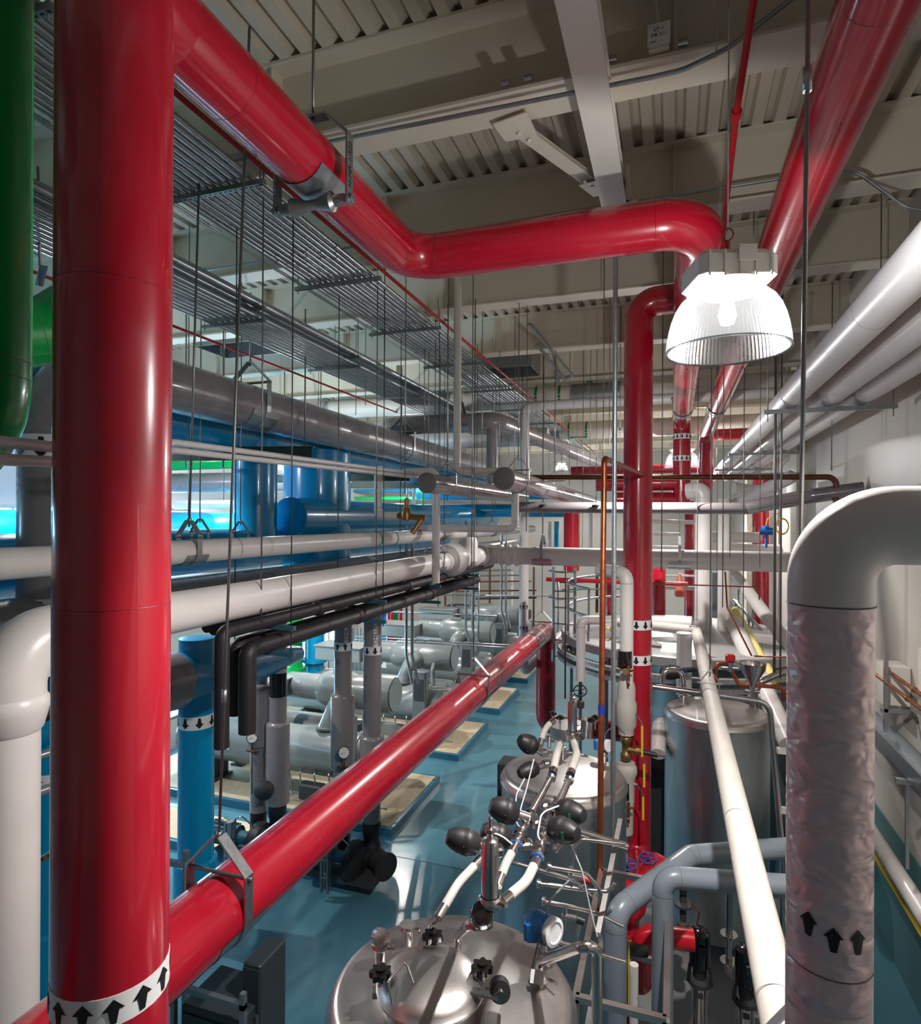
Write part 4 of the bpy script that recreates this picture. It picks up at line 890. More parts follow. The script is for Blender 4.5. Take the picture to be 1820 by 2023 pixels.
# ================================================================== banded grey risers and pumps
def griser(px, y_sleeve, y_low, zt, label, zb=.75, mk=None, word=False, **k):
    r_ = ray(px, 1500); Yp = 8.45; d = Yp/r_.y; x = r_.x*d; zs = A(px, y_sleeve, d=d).z; zl = A(px, y_low, d=d).z
    o = pipe('chilled_water_riser', label, 'pipe', [(x, Yp, zb), (x, Yp, zt)], .135, 'grey', n=26)
    MB().lathe([(.135, zs+.03), (.18, zs), (.185, zs-.02), (.185, zl)], (x, Yp, 0), n=28).build('insulation_sleeve', 'grey', o)
    if mk:
        zz = A(px, mk[0], d=d).z; marker(o, (x, Yp, zz), (0, 0, 1), .136, .13, 7, mk[1], .3)
        if word:
            ang = math.atan2(-Yp, -x)+.35; n_ = Vector((math.cos(ang), math.sin(ang), 0)); p = Vector((x, Yp, zz+.42))+n_*.1375
            vs = []; 
            for s_ in (-.035, -.012, .012, .035):
                a_ = ang+s_/.1375; vs += [(x+.1375*math.cos(a_), Yp+.1375*math.sin(a_), zz+.06), (x+.1375*math.cos(a_), Yp+.1375*math.sin(a_), zz+.95)]
            lb = MB().add(vs, [(2*i, 2*i+1, 2*i+3, 2*i+2) for i in range(3)]).build('label_strip', 'tapewhite', o)
            text(lb, 'writing', 'CHILLED WATER', .085, p+n_*.003, (0, 0, 1), n_.cross(Vector((0, 0, 1)))*-1 if False else Vector((0, 0, 1)).cross(n_)*-1)
    # gauge
    return o, x, Yp
def pump(x, Yp, label):
    t = thing('pump', (x, Yp, .15), label, 'pump', 'black pumps under the grey risers')
    MB().lathe([(.125, .95), (.14, .9), (.14, .72), (.125, .7), (.125, .6), (.14, .58), (.14, .4), (.12, .36)], (x, Yp, .0), n=24).build('flexible_connector', 'blackplastic', t)
    MB().lathe([(0, -.16), (.16, -.14), (.26, -.08), (.28, 0), (.26, .08), (.16, .14), (0, .16)], (x-.12, Yp-.3, .45), (1, 0, 0), 26).cyl((x, Yp, .43), (x-.05, Yp-.3, .45), .12, 16).build('casing', 'blackplastic', t)
    MB().cyl((x, Yp, .4), (x+.28, Yp-.12, .34), .16, 20).cyl((x+.28, Yp-.12, .34), (x+.32, Yp-.14, .34), .2, 20).build('suction_diffuser', 'rubber', t)
    MB().box((x-.3, Yp-.2, .22), (1.1, .5, .12)).build('base', 'darkgrey', t)
    MB().cyl((x-.25, Yp-.36, .48), (x-.45, Yp-.36, .48), .1, 16).build('coupling_guard', 'tealmotor', t)
    m_ = MB().cyl((x-.45, Yp-.36, .5), (x-1.0, Yp-.36, .5), .15, 20)
    for k in range(14): a = 2*math.pi*k/14; m_.box((x-.72, Yp-.36+.16*math.cos(a), .5+.16*math.sin(a)), (.45, .03, .015), rot=Matrix.Rotation(a, 3, 'X'))
    m_.build('motor', 'tealmotor', t); MB().box((x-.7, Yp-.36, .68), (.16, .12, .04)).build('terminal_box', 'tealmotor', t)
    MB().box((x-.7, Yp-.36, .702), (.12, .04, .003)).build('nameplate', 'yellow', t)
    q = MB()
    for dx, dy in ((-.45, -.68), (-.35, -.68), (-.45, -.6), (-.35, -.6)): q.box((x+dx, Yp+dy, .5), (.035, .035, .75))
    for zz in (.35, .6, .85): q.box((x-.4, Yp-.64, zz), (.14, .12, .03))
    q.build('strut_stand', 'galv_bar', t)
    MB().tube([(x-.4, Yp-.64, .8), (x-.3, Yp-.55, .95), (x-.15, Yp-.4, .7)], .012, 6, bend=.08).build('hose', 'galv', t)
    return t
for px, ys_, yl, l, mk, wd, pmp in ((735, 1455, 1560, 'grey banded riser with down arrows, rightmost of four', (1283, -1), True, 'rightmost black pump with suction diffuser by the pad corner'),
    (677, 1372, 1512, 'grey banded riser with up arrows, second from right', (1275, 1), True, None),
    (549, 1428, 1585, 'grey riser with a bare black gap in its insulation', None, False, 'left black pump behind the blue riser, with a teal motor'),
    (511, 1352, 1470, 'leftmost grey riser, next to the blue riser', None, False, None)):
    o, x, Yp = griser(px, ys_, yl, 4.3, l, mk=mk, word=wd)
    if pmp: pump(x, Yp, pmp)
    else: MB().cyl((x, Yp, .15), (x, Yp, .8), .13, 22).build('base_pipe', 'blackplastic', o)
    if px in (549,):
        za, zb_ = A(px, 1325, d=10).z, A(px, 1372, d=10).z
        MB().cyl((x, Yp, za), (x, Yp, zb_), .1365, 24).build('bare_gap', 'blackgloss', o); MB().lathe([(.137, -.03), (.139, -.03), (.139, .03), (.137, .03)], (x, Yp, za+.03), n=24).build('white_band', 'tapewhite', o)
        MB().lathe([(.10, .0), (.14, .0)], (x, Yp, zb_-.002), n=24).build('insulation_edge', 'insul', o)
        MB().lathe([(0, -.14), (.12, -.12), (.15, 0), (.14, .1), (.08, .16), (0, .18)], (x-.05, Yp-.28, A(530, 1550, d=9.9).z), (.3, -.7, .5), 18).build('valve_cover', 'rubber', o)
for px, py, d, l in ((498, 1457, 9.85, 'round dial gauge on the leftmost grey riser'), (680, 1487, 9.25, 'round dial gauge on the grey riser with up arrows')):
    c = A(px, py, d=d); n_ = (CAM-c).normalized(); t = thing('pressure_gauge', c, l, 'gauge')
    MB().lathe([(0, -.03), (.085, -.03), (.09, 0), (.09, .02), (.078, .02)], c, n_, 24).build('case', 'blackplastic', t)
    MB().lathe([(0, .012), (.078, .012)], c, n_, 24).build('dial', 'paper', t); u, v = perp(n_); MB().bar(c+n_*.016, c+n_*.016+u*.05+v*.02, .006, .002).build('needle', 'ink', t)
    MB().cyl(c-Vector((0, 0, .09)), c-Vector((0, 0, .22)), .012, 8).cyl(c-Vector((.1, 0, .22)), c-Vector((-.12, 0, .22)), .02, 8).cyl(c-Vector((0, 0, .22)), c-Vector((0, 0, .9)), .01, 6).build('stem', 'copper_dark', t)
# green and blue strainers far behind between the risers
def fitting_stack(px, py, d, mt, h_, r, l):
    c = A(px, py, d=d); t = thing('pipe_stack', (c.x, c.y, c.z-h_), l, 'pipe')
    MB().lathe([(r, 0), (r, h_*.3), (r*1.35, h_*.3), (r*1.35, h_*.34), (r, h_*.34), (r, h_*.6), (r*1.35, h_*.6), (r*1.35, h_*.64), (r, h_*.64), (r, h_)], (c.x, c.y, c.z-h_), n=20).build('body', mt, t)
    MB().lathe([(0, -.14), (.14, -.1), (.16, 0), (.14, .1), (0, .14)], (c.x, c.y-.1, c.z), (1, 0, 0), 16).build('top_valve', 'bluevalve' if mt == 'blue' else mt, t); return t
fitting_stack(622, 1240, 17, 'blue', 2.3, .26, 'blue pipe stack with a blue valve between the grey risers')
fitting_stack(582, 1190, 16.5, 'green', 2.6, .22, 'green flanged pipe stack between the grey risers')
fitting_stack(757, 1215, 21, 'blue', 2.2, .22, 'blue pipe stack with dark blue valve right of the grey risers')
fitting_stack(780, 1210, 21, 'green', 2.0, .2, 'green flanged pipe stack farthest right behind the chillers')
fitting_stack(548, 1260, 17.5, 'green', 3.0, .24, 'green pipe stack left of the bare gap riser')
for k, px in enumerate((768, 774, 791)):
    a, b_ = AV(px, 1200, 1290, 20.5); R_(f'short red valve pipe behind the chillers, {ordn[k]} from left', [a, b_], .07)
# long thin conduits across the back over the chillers
for k, (x0, y0, x1, y1, l) in enumerate(((590, 1256, 760, 1195, 'upper slim conduit slanting behind the grey risers'), (600, 1262, 765, 1203, 'lower slim conduit slanting behind the grey risers'), (700, 1257, 1010, 1275, 'slim conduit running level above the second chiller'), (700, 1263, 1010, 1280, 'lower slim conduit running level above the second chiller'), (760, 1208, 980, 1217, 'slim pale conduit above the third chiller'), (860, 1175, 1080, 1178, 'thin dotted cable tray line across the back'))):
    a, b_ = A(x0, y0, d=14.5), A(x1, y1, d=14.5 if k != 5 else 20); cond(l, [a, b_], .018, 0, 'galv')
t = thing('step_ladder', A(460, 1400, d=15), 'red and silver step ladder leaning near the bright window', 'ladder')
a = A(455, 1310, d=15); b_ = A(480, 1415, d=15); MB().bar(a, b_, .07, .04).bar(a+Vector((.05, .3, 0)), b_+Vector((.05, .5, 0)), .05, .03).build('rail', 'red_matte', t)
for k in range(5):
    p = a.lerp(b_, .1+.2*k); MB().box(p-Vector((.22, 0, 0)), (.42, .08, .03)).build('rung', 'galv', t)

# ================================================================== stainless tanks
def ztop(cx, cy, R, zr, x, y):
    q = min(1, math.hypot(x-cx, y-cy)/(R-.08)); return zr+.025+.055*(1-q*q)
def tank(cx, cy, R, zr, label, zb=.35):
    t = thing('process_tank', (cx, cy, 0), label, 'tank', 'stainless steel process tanks')
    prof = [(R-.01, zr-.06)]
    MB().lathe([(R, zb), (R, 1.0), (R+.004, 1.0), (R+.004, 1.03), (R, 1.03), (R, zr-.08)], (cx, cy, 0), n=72).build('shell', 'tankside', t)
    pr = [(R, zr-.08), (R+.014, zr-.07), (R+.014, zr-.05), (R-.004, zr-.03)]
    for k in range(5): a = math.pi/2*k/5; pr.append((R-.004-.07*(1-math.cos(a)), zr-.03+.06*math.sin(a)))
    for k in range(7): q = (R-.08)*(1-k/6); pr.append((q, ztop(0, 0, R, zr, q, 0)))
    MB().lathe(pr, (cx, cy, 0), n=72).build('dished_top', 'brushed', t)
    MB().lathe([(0, zb-.12), (R*.6, zb-.1), (R, zb)], (cx, cy, 0), n=48).build('bottom_head', 'tankside', t)
    for k in range(4):
        a = math.pi/4+math.pi/2*k; MB().cyl((cx+R*.9*math.cos(a), cy+R*.9*math.sin(a), 0), (cx+R*.9*math.cos(a), cy+R*.9*math.sin(a), zb+.1), .045, 12).build('leg', 'steel', t)
    return t
T1 = (-1.09, 3.08, .64, 3.0); T2 = (-1.0, 6.06, .60, 3.0); T3 = (.55, 8.72, .635, 3.0)
t1 = tank(*T1, 'nearest stainless tank at the bottom, with a round manway lid')
t2 = tank(*T2, 'middle stainless tank behind the copper riser, crowded with hoses')
t3 = tank(*T3, 'tall plain stainless tank behind the slanting canvas pipe')
def onT(T, px, py, h=0):
    """point on a tank's top seen at a pixel"""
    z = T[3]+.06
    for _ in range(6): p = A(px, py, Z=z); z = ztop(*T, p.x, p.y)
    return Vector((p.x, p.y, z+h))
def star(parent, c, r=.04, name='star_knob'):
    poly = [(r*(1+.16*math.cos(7*a))*math.cos(a), r*(1+.16*math.cos(7*a))*math.sin(a)) for a in [2*math.pi*k/42 for k in range(42)]]
    MB().prism(poly, c, (1, 0, 0), (0, 1, 0), (0, 0, 1), .028).cyl(c+Vector((0, 0, .028)), c+Vector((0, 0, .042)), r*.5, 14).build(name, 'blackgloss', parent)
    MB().cyl(c-Vector((0, 0, .12)), c, .009, 8).cyl(c-Vector((0, 0, .05)), c-Vector((0, 0, .01)), .015, 10).build('stud', 'steel', parent)
# manway of the nearest tank
mc_ = Vector((-1.14, 2.905, 0)); mz = 3.16; MR = .255
t = thing('manway', (mc_.x, mc_.y, 3.08), 'round polished manway lid with a wire handle on the nearest tank', 'lid')
MB().lathe([(MR-.02, 3.02), (MR-.02, mz-.02), (MR+.012, mz-.02)], (mc_.x, mc_.y, 0), n=64).build('neck', 'steel', t)
pr = [(MR+.016, mz-.015), (MR+.018, mz), (MR+.006, mz+.008)]
for k in range(1, 9): a = math.pi/2*k/8; pr.append((MR*math.cos(a), mz+.008+.075*math.sin(a)))
MB().lathe(pr, (mc_.x, mc_.y, 0), n=64).build('lid', 'brushed', t)
hp = A(788, 1950, Z=mz+.08); MB().tube([hp+Vector((.0, -.07, -.03)), hp+Vector((-.03, -.06, .06)), hp+Vector((.0, .08, .07)), hp+Vector((.05, .06, -.01))], .006, 8, bend=.02).build('handle', 'steel', t)
for px, py in ((752, 1928), (855, 1855), (953, 1917)):
    p = A(px, py, Z=mz+.06); star(t, p, .05); n_ = (p-Vector((mc_.x, mc_.y, p.z))).normalized()
    MB().bar(Vector((p.x, p.y, mz-.02))-n_*.07, Vector((p.x, p.y, mz-.02))+n_*.04, .05, .03).build('hinge_lug', 'steel', t)
p = A(985, 1955, Z=mz+.04); MB().cyl(p+Vector((-.0, .02, 0)), p+Vector((.02, -.04, .02)), .05, 24).build('hold_open_roller', 'rubber', t)
q = p+Vector((.02, -.05, .02)); MB().cyl(q, q+Vector((.01, -.03, .005)), .028, 18).bar(q+Vector((0, -.02, 0)), q+Vector((-.14, 0, -.02)), .04, .012).build('hinge_arm', 'steel', t)
# lifting lug
p = onT(T1, 690, 1975); MB().prism([(0, -.1), (.1, -.1), (.1, .0), (.03, .07), (0, .07)], (-1.72, 3.05, 2.86), (.93, .2, 0), (.0, .0, 1), (-.2, .93, 0), .012).build('lifting_lug', 'steel', t1)
# sight glasses
def port(T, px, py, label, glass='steel', tilt=0, r=.04, h=.09):
    b = onT(T, px, py); t = thing('inspection_port', b, label, 'port')
    MB().lathe([(r*.72, -.03), (r*.72, h), (r, h), (r, h+.012), (r*.72, h+.012)], b, n=22).build('neck', 'steel', t)
    MB().lathe([(r*1.08, h-.002), (r*1.25, h+.01), (r*1.08, h+.026)], b, n=22).build('clamp', 'steel', t)
    MB().bar(b+Vector((r*1.1, 0, h+.01)), b+Vector((r*2.0, .01, h+.012)), .014, .012).cyl(b+Vector((r*1.8, 0, h-.01)), b+Vector((r*1.8, 0, h+.035)), .007, 8).build('wing_nut', 'steel', t)
    return t, b
t, b = port(T1, 805, 1865, 'small capped inspection port on the left of the nearest tank'); MB().lathe([(0, .118), (.044, .116), (.046, .1)], b, n=24).build('cap', 'brushed', t)
t, b = port(T1, 752, 1905, 'tilted dial instrument with a yellow label on the nearest tank'); c = b+Vector((0, -.01, .15)); n_ = Vector((.75, -.5, .25)).normalized()
MB().lathe([(0, -.02), (.048, -.02), (.05, .02), (0, .024)], c, n_, 24).build('dial_case', 'steel', t); u, v = perp(n_); MB().bar(c-n_*.0+v*.051-u*.03, c+v*.051+u*.03, .016, .002).build('yellow_label', 'yellow', t)
# blue transmitter
def transmitter(T, px, py, label, s=1.0, ring=True):
    b = onT(T, px, py); t = thing('level_transmitter', b, label, 'instrument')
    MB().lathe([(.03*s, -.03), (.03*s, .05*s), (.042*s, .05*s), (.042*s, .08*s), (.03*s, .08*s), (.03*s, .12*s)], b, n=18).build('neck', 'steel', t)
    c = b+Vector((0, 0, .2*s)); f = Vector((.8, -.45, .1)).normalized()
    MB().cyl(b+Vector((0, 0, .1*s)), b+Vector((0, 0, .16*s)), .03*s, 14).cyl(c-f*.07*s, c+f*.035*s, .072*s, 26).rbox(c-Vector((.06*s, .02*s, 0)), (.12*s, .1*s, .12*s), .015*s, .3).build('housing', 'bluehead', t)
    MB().lathe([(.07*s, .03*s), (.074*s, .035*s), (.074*s, .065*s), (.055*s, .07*s), (.05*s, .064*s), (0, .064*s)], c, f, 26).build('cover', 'tapewhite', t)
    MB().tube([c+Vector((-.02, -.07, -.01))*s, c+Vector((-.03, -.1, -.06))*s, c+Vector((-.06, -.08, -.2))*s], .006*s, 6, bend=.03).build('cable', 'blackplastic', t)
    MB().tube([c+Vector((0, 0, .07))*s, c+Vector((.02, .0, .16))*s, c+Vector((.12, .15, .22))*s, c+Vector((.22, .3, .05))*s], .006*s, 6, bend=.05).build('conduit_whip', 'galv', t); return t
transmitter(T1, 1078, 1905, 'blue level transmitter with a white cover on the nearest tank')
transmitter(T2, 1194, 1505, 'blue level transmitter on the middle tank behind the copper riser', .85)
# bent overflow pipe of the nearest tank
b = onT(T1, 1066, 1945); t = thing('overflow_pipe', b, 'bent polished pipe rising from the nearest tank and dropping at its right', 'pipe')
tp = b+Vector((0, 0, .05)); e1 = A(1150, 1870, d=2.75); e2 = A(1177, 1900, d=2.8)
MB().tube([b-Vector((0, 0, .03)), b+Vector((0, 0, .12)), e1, Vector((e1.x+.06, e1.y+.05, e1.z-.02)), Vector((e1.x+.075, e1.y+.05, .3))], .024, 18, bend=.06).build('tube', 'steel', t)
MB().lathe([(.03, .02), (.046, .03), (.046, .055), (.03, .065)], b, n=20).bar(b+Vector((.04, 0, .04)), b+Vector((.1, -.03, .05)), .012, .012).build('clamp', 'steel', t)
MB().box(b+Vector((.0, -.06, .08)), (.07, .005, .06), rot=Matrix.Rotation(-.6, 3, 'X')).build('tag', 'paper', t); MB().box(b+Vector((.0, -.065, .06)), (.05, .004, .015), rot=Matrix.Rotation(-.6, 3, 'X')).build('tag_stripe', 'red_matte', t)
# filter housings
def filt(base, h_, r, label, tilt=(0, 0)):
    base = Vector(base); ax = Vector((tilt[0], tilt[1], 1)).normalized(); t = thing('filter_housing', base, label, 'filter')
    MB().lathe([(r*1.25, 0), (r*1.25, .02), (r, .02), (r, h_*.86), (r*.93, h_*.92), (r*.4, h_*.96), (r*.3, h_)], base, ax, 32).build('housing', 'steel', t)
    MB().lathe([(r*.3, h_), (r*.65, h_+.01), (r*.65, h_+.025), (r*.25, h_+.03), (r*.25, h_+.07), (0, h_+.075)], base, ax, 20).build('vent_valve', 'steel', t)
    MB().lathe([(r*1.2, -.02), (r*1.32, 0), (r*1.32, .02), (r*1.1, .03)], base, ax, 28).build('clamp', 'steel', t)
    MB().bar(base+Vector((r*1.3, 0, .01)), base+Vector((r*2.1, -.02, .01)), .02, .015).build('clamp_bolt', 'steel', t); return t
fb = A(968, 1782, d=2.72); filt(fb, .30, .038, 'tall polished filter cylinder in front of the hoses on the nearest tank')
dv = thing('diaphragm_valve', A(950, 1815, d=2.75), 'black handwheel diaphragm valve under the polished filter cylinder', 'valve')
c = A(952, 1808, d=2.7); MB().lathe([(.0, .05), (.045, .045), (.052, .02), (.052, -.02), (.04, -.03), (0, -.03)], c, (.25, -.6, .75), 26).build('handwheel', 'blackgloss', dv)
c2_ = c-Vector((.25, -.6, .75)).normalized()*.07; MB().rbox(c2_, (.1, .09, .05), .012, .4).build('body', 'steel', dv)
pb_ = onT(T1, 905, 1880); MB().tube([pb_-Vector((0, 0, .03)), pb_+Vector((0, 0, .09)), c2_+Vector((-.05, -.02, -.02)), c2_], .022, 16, bend=.05).build('inlet_elbow', 'steel', dv)
MB().tube([c2_, c2_+Vector((.02, .05, .04)), fb], .022, 14, bend=.03).build('outlet_tube', 'steel', dv)
# hoses with actuators between the tanks
def actuator(c, ax, label, r=.075, valve=True):
    ax = Vector(ax).normalized(); c = Vector(c); t = thing('valve_actuator', c, label, 'valve', None)
    MB().lathe([(0, .12), (r*.55, .115), (r*.8, .09), (r, .05), (r, .03), (r*1.06, .025), (r*1.06, -.005), (r, -.01), (r*.85, -.045), (r*.5, -.06)], c, ax, 28).build('dome', 'blackplastic', t)
    q = MB()
    u, v = perp(ax)
    for k in range(8): a = 2*math.pi*k/8; p = c+(u*math.cos(a)+v*math.sin(a))*r*1.0+ax*.028; q.cyl(p, p+ax*.006, .0045, 6)
    q.build('bolts', 'darkgrey', t)['kind'] = 'stuff'
    MB().bar(c+u*r*.9+ax*.06-v*.02, c+u*r*.9+ax*.06+v*.02, .012, .012).build('indicator', 'tapegreen', t)
    MB().cyl(c-ax*.05, c-ax*.13, r*.42, 16).rbox(c-ax*.15, (.075, .075, .05), .01, .5).build('valve_body', 'steel', t)
    return t
def hose(label, pts, r=.026, cuff=True):
    pts = [Vector(p) for p in pts]; o = MB().tube(pts, r, 20, bend=.35, ns=10).build('hose', 'canvas', label=label, cat='hose')
    if cuff:
        for a, b in ((pts[0], pts[1]), (pts[-1], pts[-2])):
            d_ = (b-a).normalized(); MB().cyl(a-d_*.015, a+d_*.05, r*1.08, 20).build('cuff', 'steel', o)
    return o
hose('left white hose curving down to the nearest tank', [A(868, 1808, d=2.85), A(905, 1745, d=3.0), A(948, 1700, d=3.15)], .021)
p = onT(T1, 852, 1850); t = MB().tube([p, p+Vector((.0, .0, .08)), A(868, 1810, d=2.85)], .018, 14, bend=.04).build('hose_adapter', 'steel', label='steel stub joining the left hose to the nearest tank', cat='fitting')
hose('middle white hose behind the polished filter cylinder', [A(985, 1745, d=3.2), A(1000, 1705, d=3.3), A(1018, 1672, d=3.4)], .024)
hose('right white hose curving up from the filter cylinder', [A(995, 1780, d=2.8), A(1040, 1742, d=2.95), A(1060, 1700, d=3.1)], .024)
p5 = A(1093, 1608, d=3.9)
for k, (pts, l) in enumerate((([A(1018, 1672, d=3.4), A(1042, 1622, d=3.75), A(1090, 1535, d=4.6)], 'left polished pipe running up from the hoses to the middle tank'), ([A(1060, 1698, d=3.1), A(1088, 1620, d=3.6), A(1125, 1540, d=4.5)], 'right polished pipe running up from the hoses to the middle tank'))):
    o = MB().tube(pts, .024, 18).build('transfer_pipe', 'steel', label=l, cat='pipe')
    for a, b, mt_ in ((pts[0], pts[1], 'bluevalve'), (pts[2], pts[1], 'bluevalve')):
        d_ = (b-a).normalized(); MB().lathe([(.024, .01), (.036, .02), (.036, .035), (.024, .045)], a, d_, 20).build('clamp', 'steel', o); MB().lathe([(.026, 0), (.032, .003), (.032, .009), (.026, .012)], a, d_, 20).build('gasket', mt_, o)
    for f in (.25, .45, .62): q = pts[0].lerp(pts[1], f) if f < .5 else pts[1].lerp(pts[2], f-.5); MB().lathe([(.024, -.012), (.04, -.008), (.04, .008), (.024, .012)], q, (pts[1]-pts[0]), 18).build('clamp', 'steel', o)
hose('left white hose from the middle tank down to the polished pipe', [A(1092, 1528, d=4.65), A(1100, 1490, d=4.9), A(1106, 1470, d=5.3)], .03)
hose('right white hose from the middle tank down to the polished pipe', [A(1127, 1530, d=4.55), A(1140, 1490, d=4.9), A(1133, 1465, d=5.3)], .03)
hose('far white hose arching up at the back of the middle tank', [A(1068, 1470, d=5.8), A(1075, 1440, d=5.9), A(1092, 1425, d=6.0)], .028)
act = [(926, 1664, 3.2, (-.75, -.3, .25), .062, 'leftmost black valve actuator, above the left hose'), (1005, 1603, 3.7, (-.8, -.3, .3), .072, 'black valve actuator with green tab on the left polished pipe, upper one'), (990, 1652, 3.5, (-.8, -.3, .3), .062, 'black valve actuator behind the polished filter cylinder'),
 (1120, 1603, 3.6, (.85, -.4, .1), .066, 'upper black valve actuator on the right polished pipe'), (1106, 1638, 3.4, (.85, -.4, .1), .066, 'lower black valve actuator on the right polished pipe'), (1048, 1472, 5.2, (-.6, -.5, .5), .075, 'black valve actuator on the left of the middle tank'), (1050, 1520, 4.9, (-.6, -.6, -.1), .06, 'small black actuator hanging over the left rim of the middle tank')]
for px, py, d, ax, r, l in act: actuator(A(px, py, d=d), ax, l, r)
for k, (pts, l) in enumerate((([A(1045, 1522, d=4.9), A(1020, 1570, d=4.7), A(1018, 1620, d=4.5), A(1030, 1640, d=4.4)], 'left thin pale air tube hanging by the middle tank'), ([A(1055, 1500, d=4.9), A(1040, 1560, d=4.7), A(1025, 1610, d=4.4)], 'right thin pale air tube hanging by the middle tank'),
    ([A(1110, 1590, d=3.6), A(1070, 1605, d=3.5), A(1062, 1650, d=3.3), A(1072, 1668, d=3.2)], 'thin pale air tube looping between the actuators'), ([A(960, 1642, d=3.2), A(990, 1650, d=3.2), A(1012, 1668, d=3.2)], 'thin pale air tube over the filter cylinder'),
    ([A(1125, 1660, d=3.6), A(1150, 1720, d=3.6), A(1165, 1790, d=3.6), A(1180, 1850, d=3.6)], 'thin pale blue air tube in front of the pipe skid'))):
    MB().tube(pts, .0045, 6, bend=.15).build('air_tube', 'tapewhite', label=l, cat='tube')
# dressing on the middle tank
p = A(1131, 1448, Z=3.2); filt(p, .36, .05, 'short polished filter cylinder standing on the middle tank')
mb = thing('manway', (p.x+.05, p.y+.25, 3.08), 'small raised manway at the back of the middle tank', 'lid'); c = onT(T2, 1118, 1455)
MB().lathe([(.2, -.03), (.2, .09), (.22, .09), (.22, .11), (.0, .13)], c+Vector((0, .1, 0)), n=40).build('neck_and_lid', 'brushed', mb)
for px, py in ((1092, 1412), (1107, 1420), (1176, 1420), (1168, 1425)): star(mb, A(px, py, Z=3.3), .038)
c = A(1160, 1420, Z=3.25); MB().lathe([(.07, -.2), (.07, 0), (.0, .01)], c, n=24).build('blank_nozzle', 'steel', label='short capped steel nozzle at the back right of the middle tank', cat='nozzle')
for k, (px, py, l) in enumerate(((1140, 1452, 'small steel valve beside the middle tank filter'), (1112, 1500, 'small steel clamp fitting on the front of the middle tank'), (1085, 1478, 'small steel tee fitting on the left of the middle tank'))):
    c = onT(T2, px, py); t = thing('sanitary_fitting', c, l, 'fitting'); MB().cyl(c, c+Vector((0, 0, .12)), .02, 12).cyl(c+Vector((-.06, 0, .08)), c+Vector((.06, 0, .08)), .016, 12).build('body', 'steel', t)
    MB().lathe([(.02, .1), (.034, .11), (.034, .13), (.0, .14)], c, n=16).build('clamp', 'steel', t)
# top fittings of the plain tank
c = onT(T3, 1350, 1385); t = thing('vent_pipe', c, 'polished U bend vent pipe on the left of the plain tank', 'pipe')
MB().tube([c, c+Vector((0, 0, .25)), c+Vector((-.02, -.02, .42)), c+Vector((-.26, -.1, .42)), c+Vector((-.26, -.1, .18))], .036, 16, bend=.09).build('tube', 'steel', t)
MB().lathe([(.04, .05), (.07, .06), (.07, .09), (.04, .1)], c, n=18).build('clamp', 'steel', t)
c = onT(T3, 1490, 1395); t = thing('inlet_fitting', c, 'clamped steel inlet with bent pipe on the right of the plain tank', 'fitting')
MB().lathe([(.06, 0), (.06, .1), (.08, .1), (.08, .13), (.05, .13), (.05, .2)], c, n=20).build('nozzle', 'steel', t)
MB().tube([c+Vector((0, 0, .18)), c+Vector((.06, -.05, .34)), c+Vector((.35, .1, .45)), c+Vector((.9, .3, .45))], .05, 16, bend=.12).build('bent_pipe', 'steel', t)
# funnel
c = A(1487, 1322, d=7.3); t = thing('hopper', c-Vector((0, 0, .3)), 'polished steel funnel on a valve above the plain tank', 'funnel')
MB().lathe([(.035, -.2), (.04, -.17), (.14, 0), (.15, .07), (.155, .075), (.14, .07), (.13, .0), (.03, -.17)], c, n=32).build('cone', 'steel', t)
MB().cyl(c-Vector((0, 0, .2)), c-Vector((0, 0, .33)), .03, 14).cyl(c+Vector((-.08, 0, -.26)), c+Vector((.08, 0, -.26)), .022, 12).build('valve', 'steel', t)
# polished return line in front of the plain tank, dropping at its right
a = A(1290, 1356, d=6.9)
o = pipe('process_line', 'polished pipe running right past the plain tank and dropping down', 'pipe', [a, A(1520, 1388, d=6.6), A(1547, 1700, d=6.6), A(1547, 1790, d=6.6)], .032, 'steel', bend=.14, n=18, seams=None)
for yy in (1483, 1600): p = A(1545, yy, d=6.6); MB().box(p, (.09, .08, .05)).build('pipe_clamp', 'canvas', o)

# ================================================================== big round tank with a railing
cx, cy, R4, z4 = .17, 12.9, 2.3, 3.28
t4 = thing('storage_tank', (cx, cy, 0), 'huge round pale tank with a flat top and guard rail behind the steel tanks', 'tank')
MB().lathe([(1.4, 0), (1.4, z4-.05)], (.85, 12.75, 0), n=72).build('shell', 'tankshell', t4)
for k in range(7): aa = math.pi*(.9+.2*k); MB().cyl((cx+(R4-.15)*math.cos(aa), cy+(R4-.15)*math.sin(aa), 0), (cx+(R4-.15)*math.cos(aa), cy+(R4-.15)*math.sin(aa), z4-.1), .04, 10).build('leg', 'galv', t4)
MB().lathe([(0, z4+.1), (R4*.5, z4+.05), (R4, z4)], (cx, cy, 0), n=72).build('top_plate', 'tankdeck', t4)
MB().lathe([(R4, z4), (R4+.02, z4-.02), (R4+.02, z4-.16), (R4-.1, z4-.2)], (cx, cy, 0), n=72).build('rim', 'tankdeck', t4)
for zz in (z4-.34, z4-.5):
    MB().lathe([(R4-.04, zz+.04), (R4+.1, zz+.04), (R4+.1, zz-.03), (R4-.04, zz-.03)], (cx, cy, 0), n=72).build('walkway_band', 'tankdeck', t4)
    q = MB()
    for k in range(80):
        a = math.pi*(1.05+.9*k/80); q.cyl((cx+(R4+.1)*math.cos(a), cy+(R4+.1)*math.sin(a), zz+.01), (cx+(R4+.106)*math.cos(a), cy+(R4+.106)*math.sin(a), zz+.01), .008, 6)
    q.build('tread_holes', 'darkgrey', t4)['kind'] = 'stuff'
g = thing('guard_rail', (cx, cy, z4), 'curved galvanised guard rail round the left of the big round tank', 'railing')
arc = [math.pi*(.62+.62*k/16) for k in range(17)]
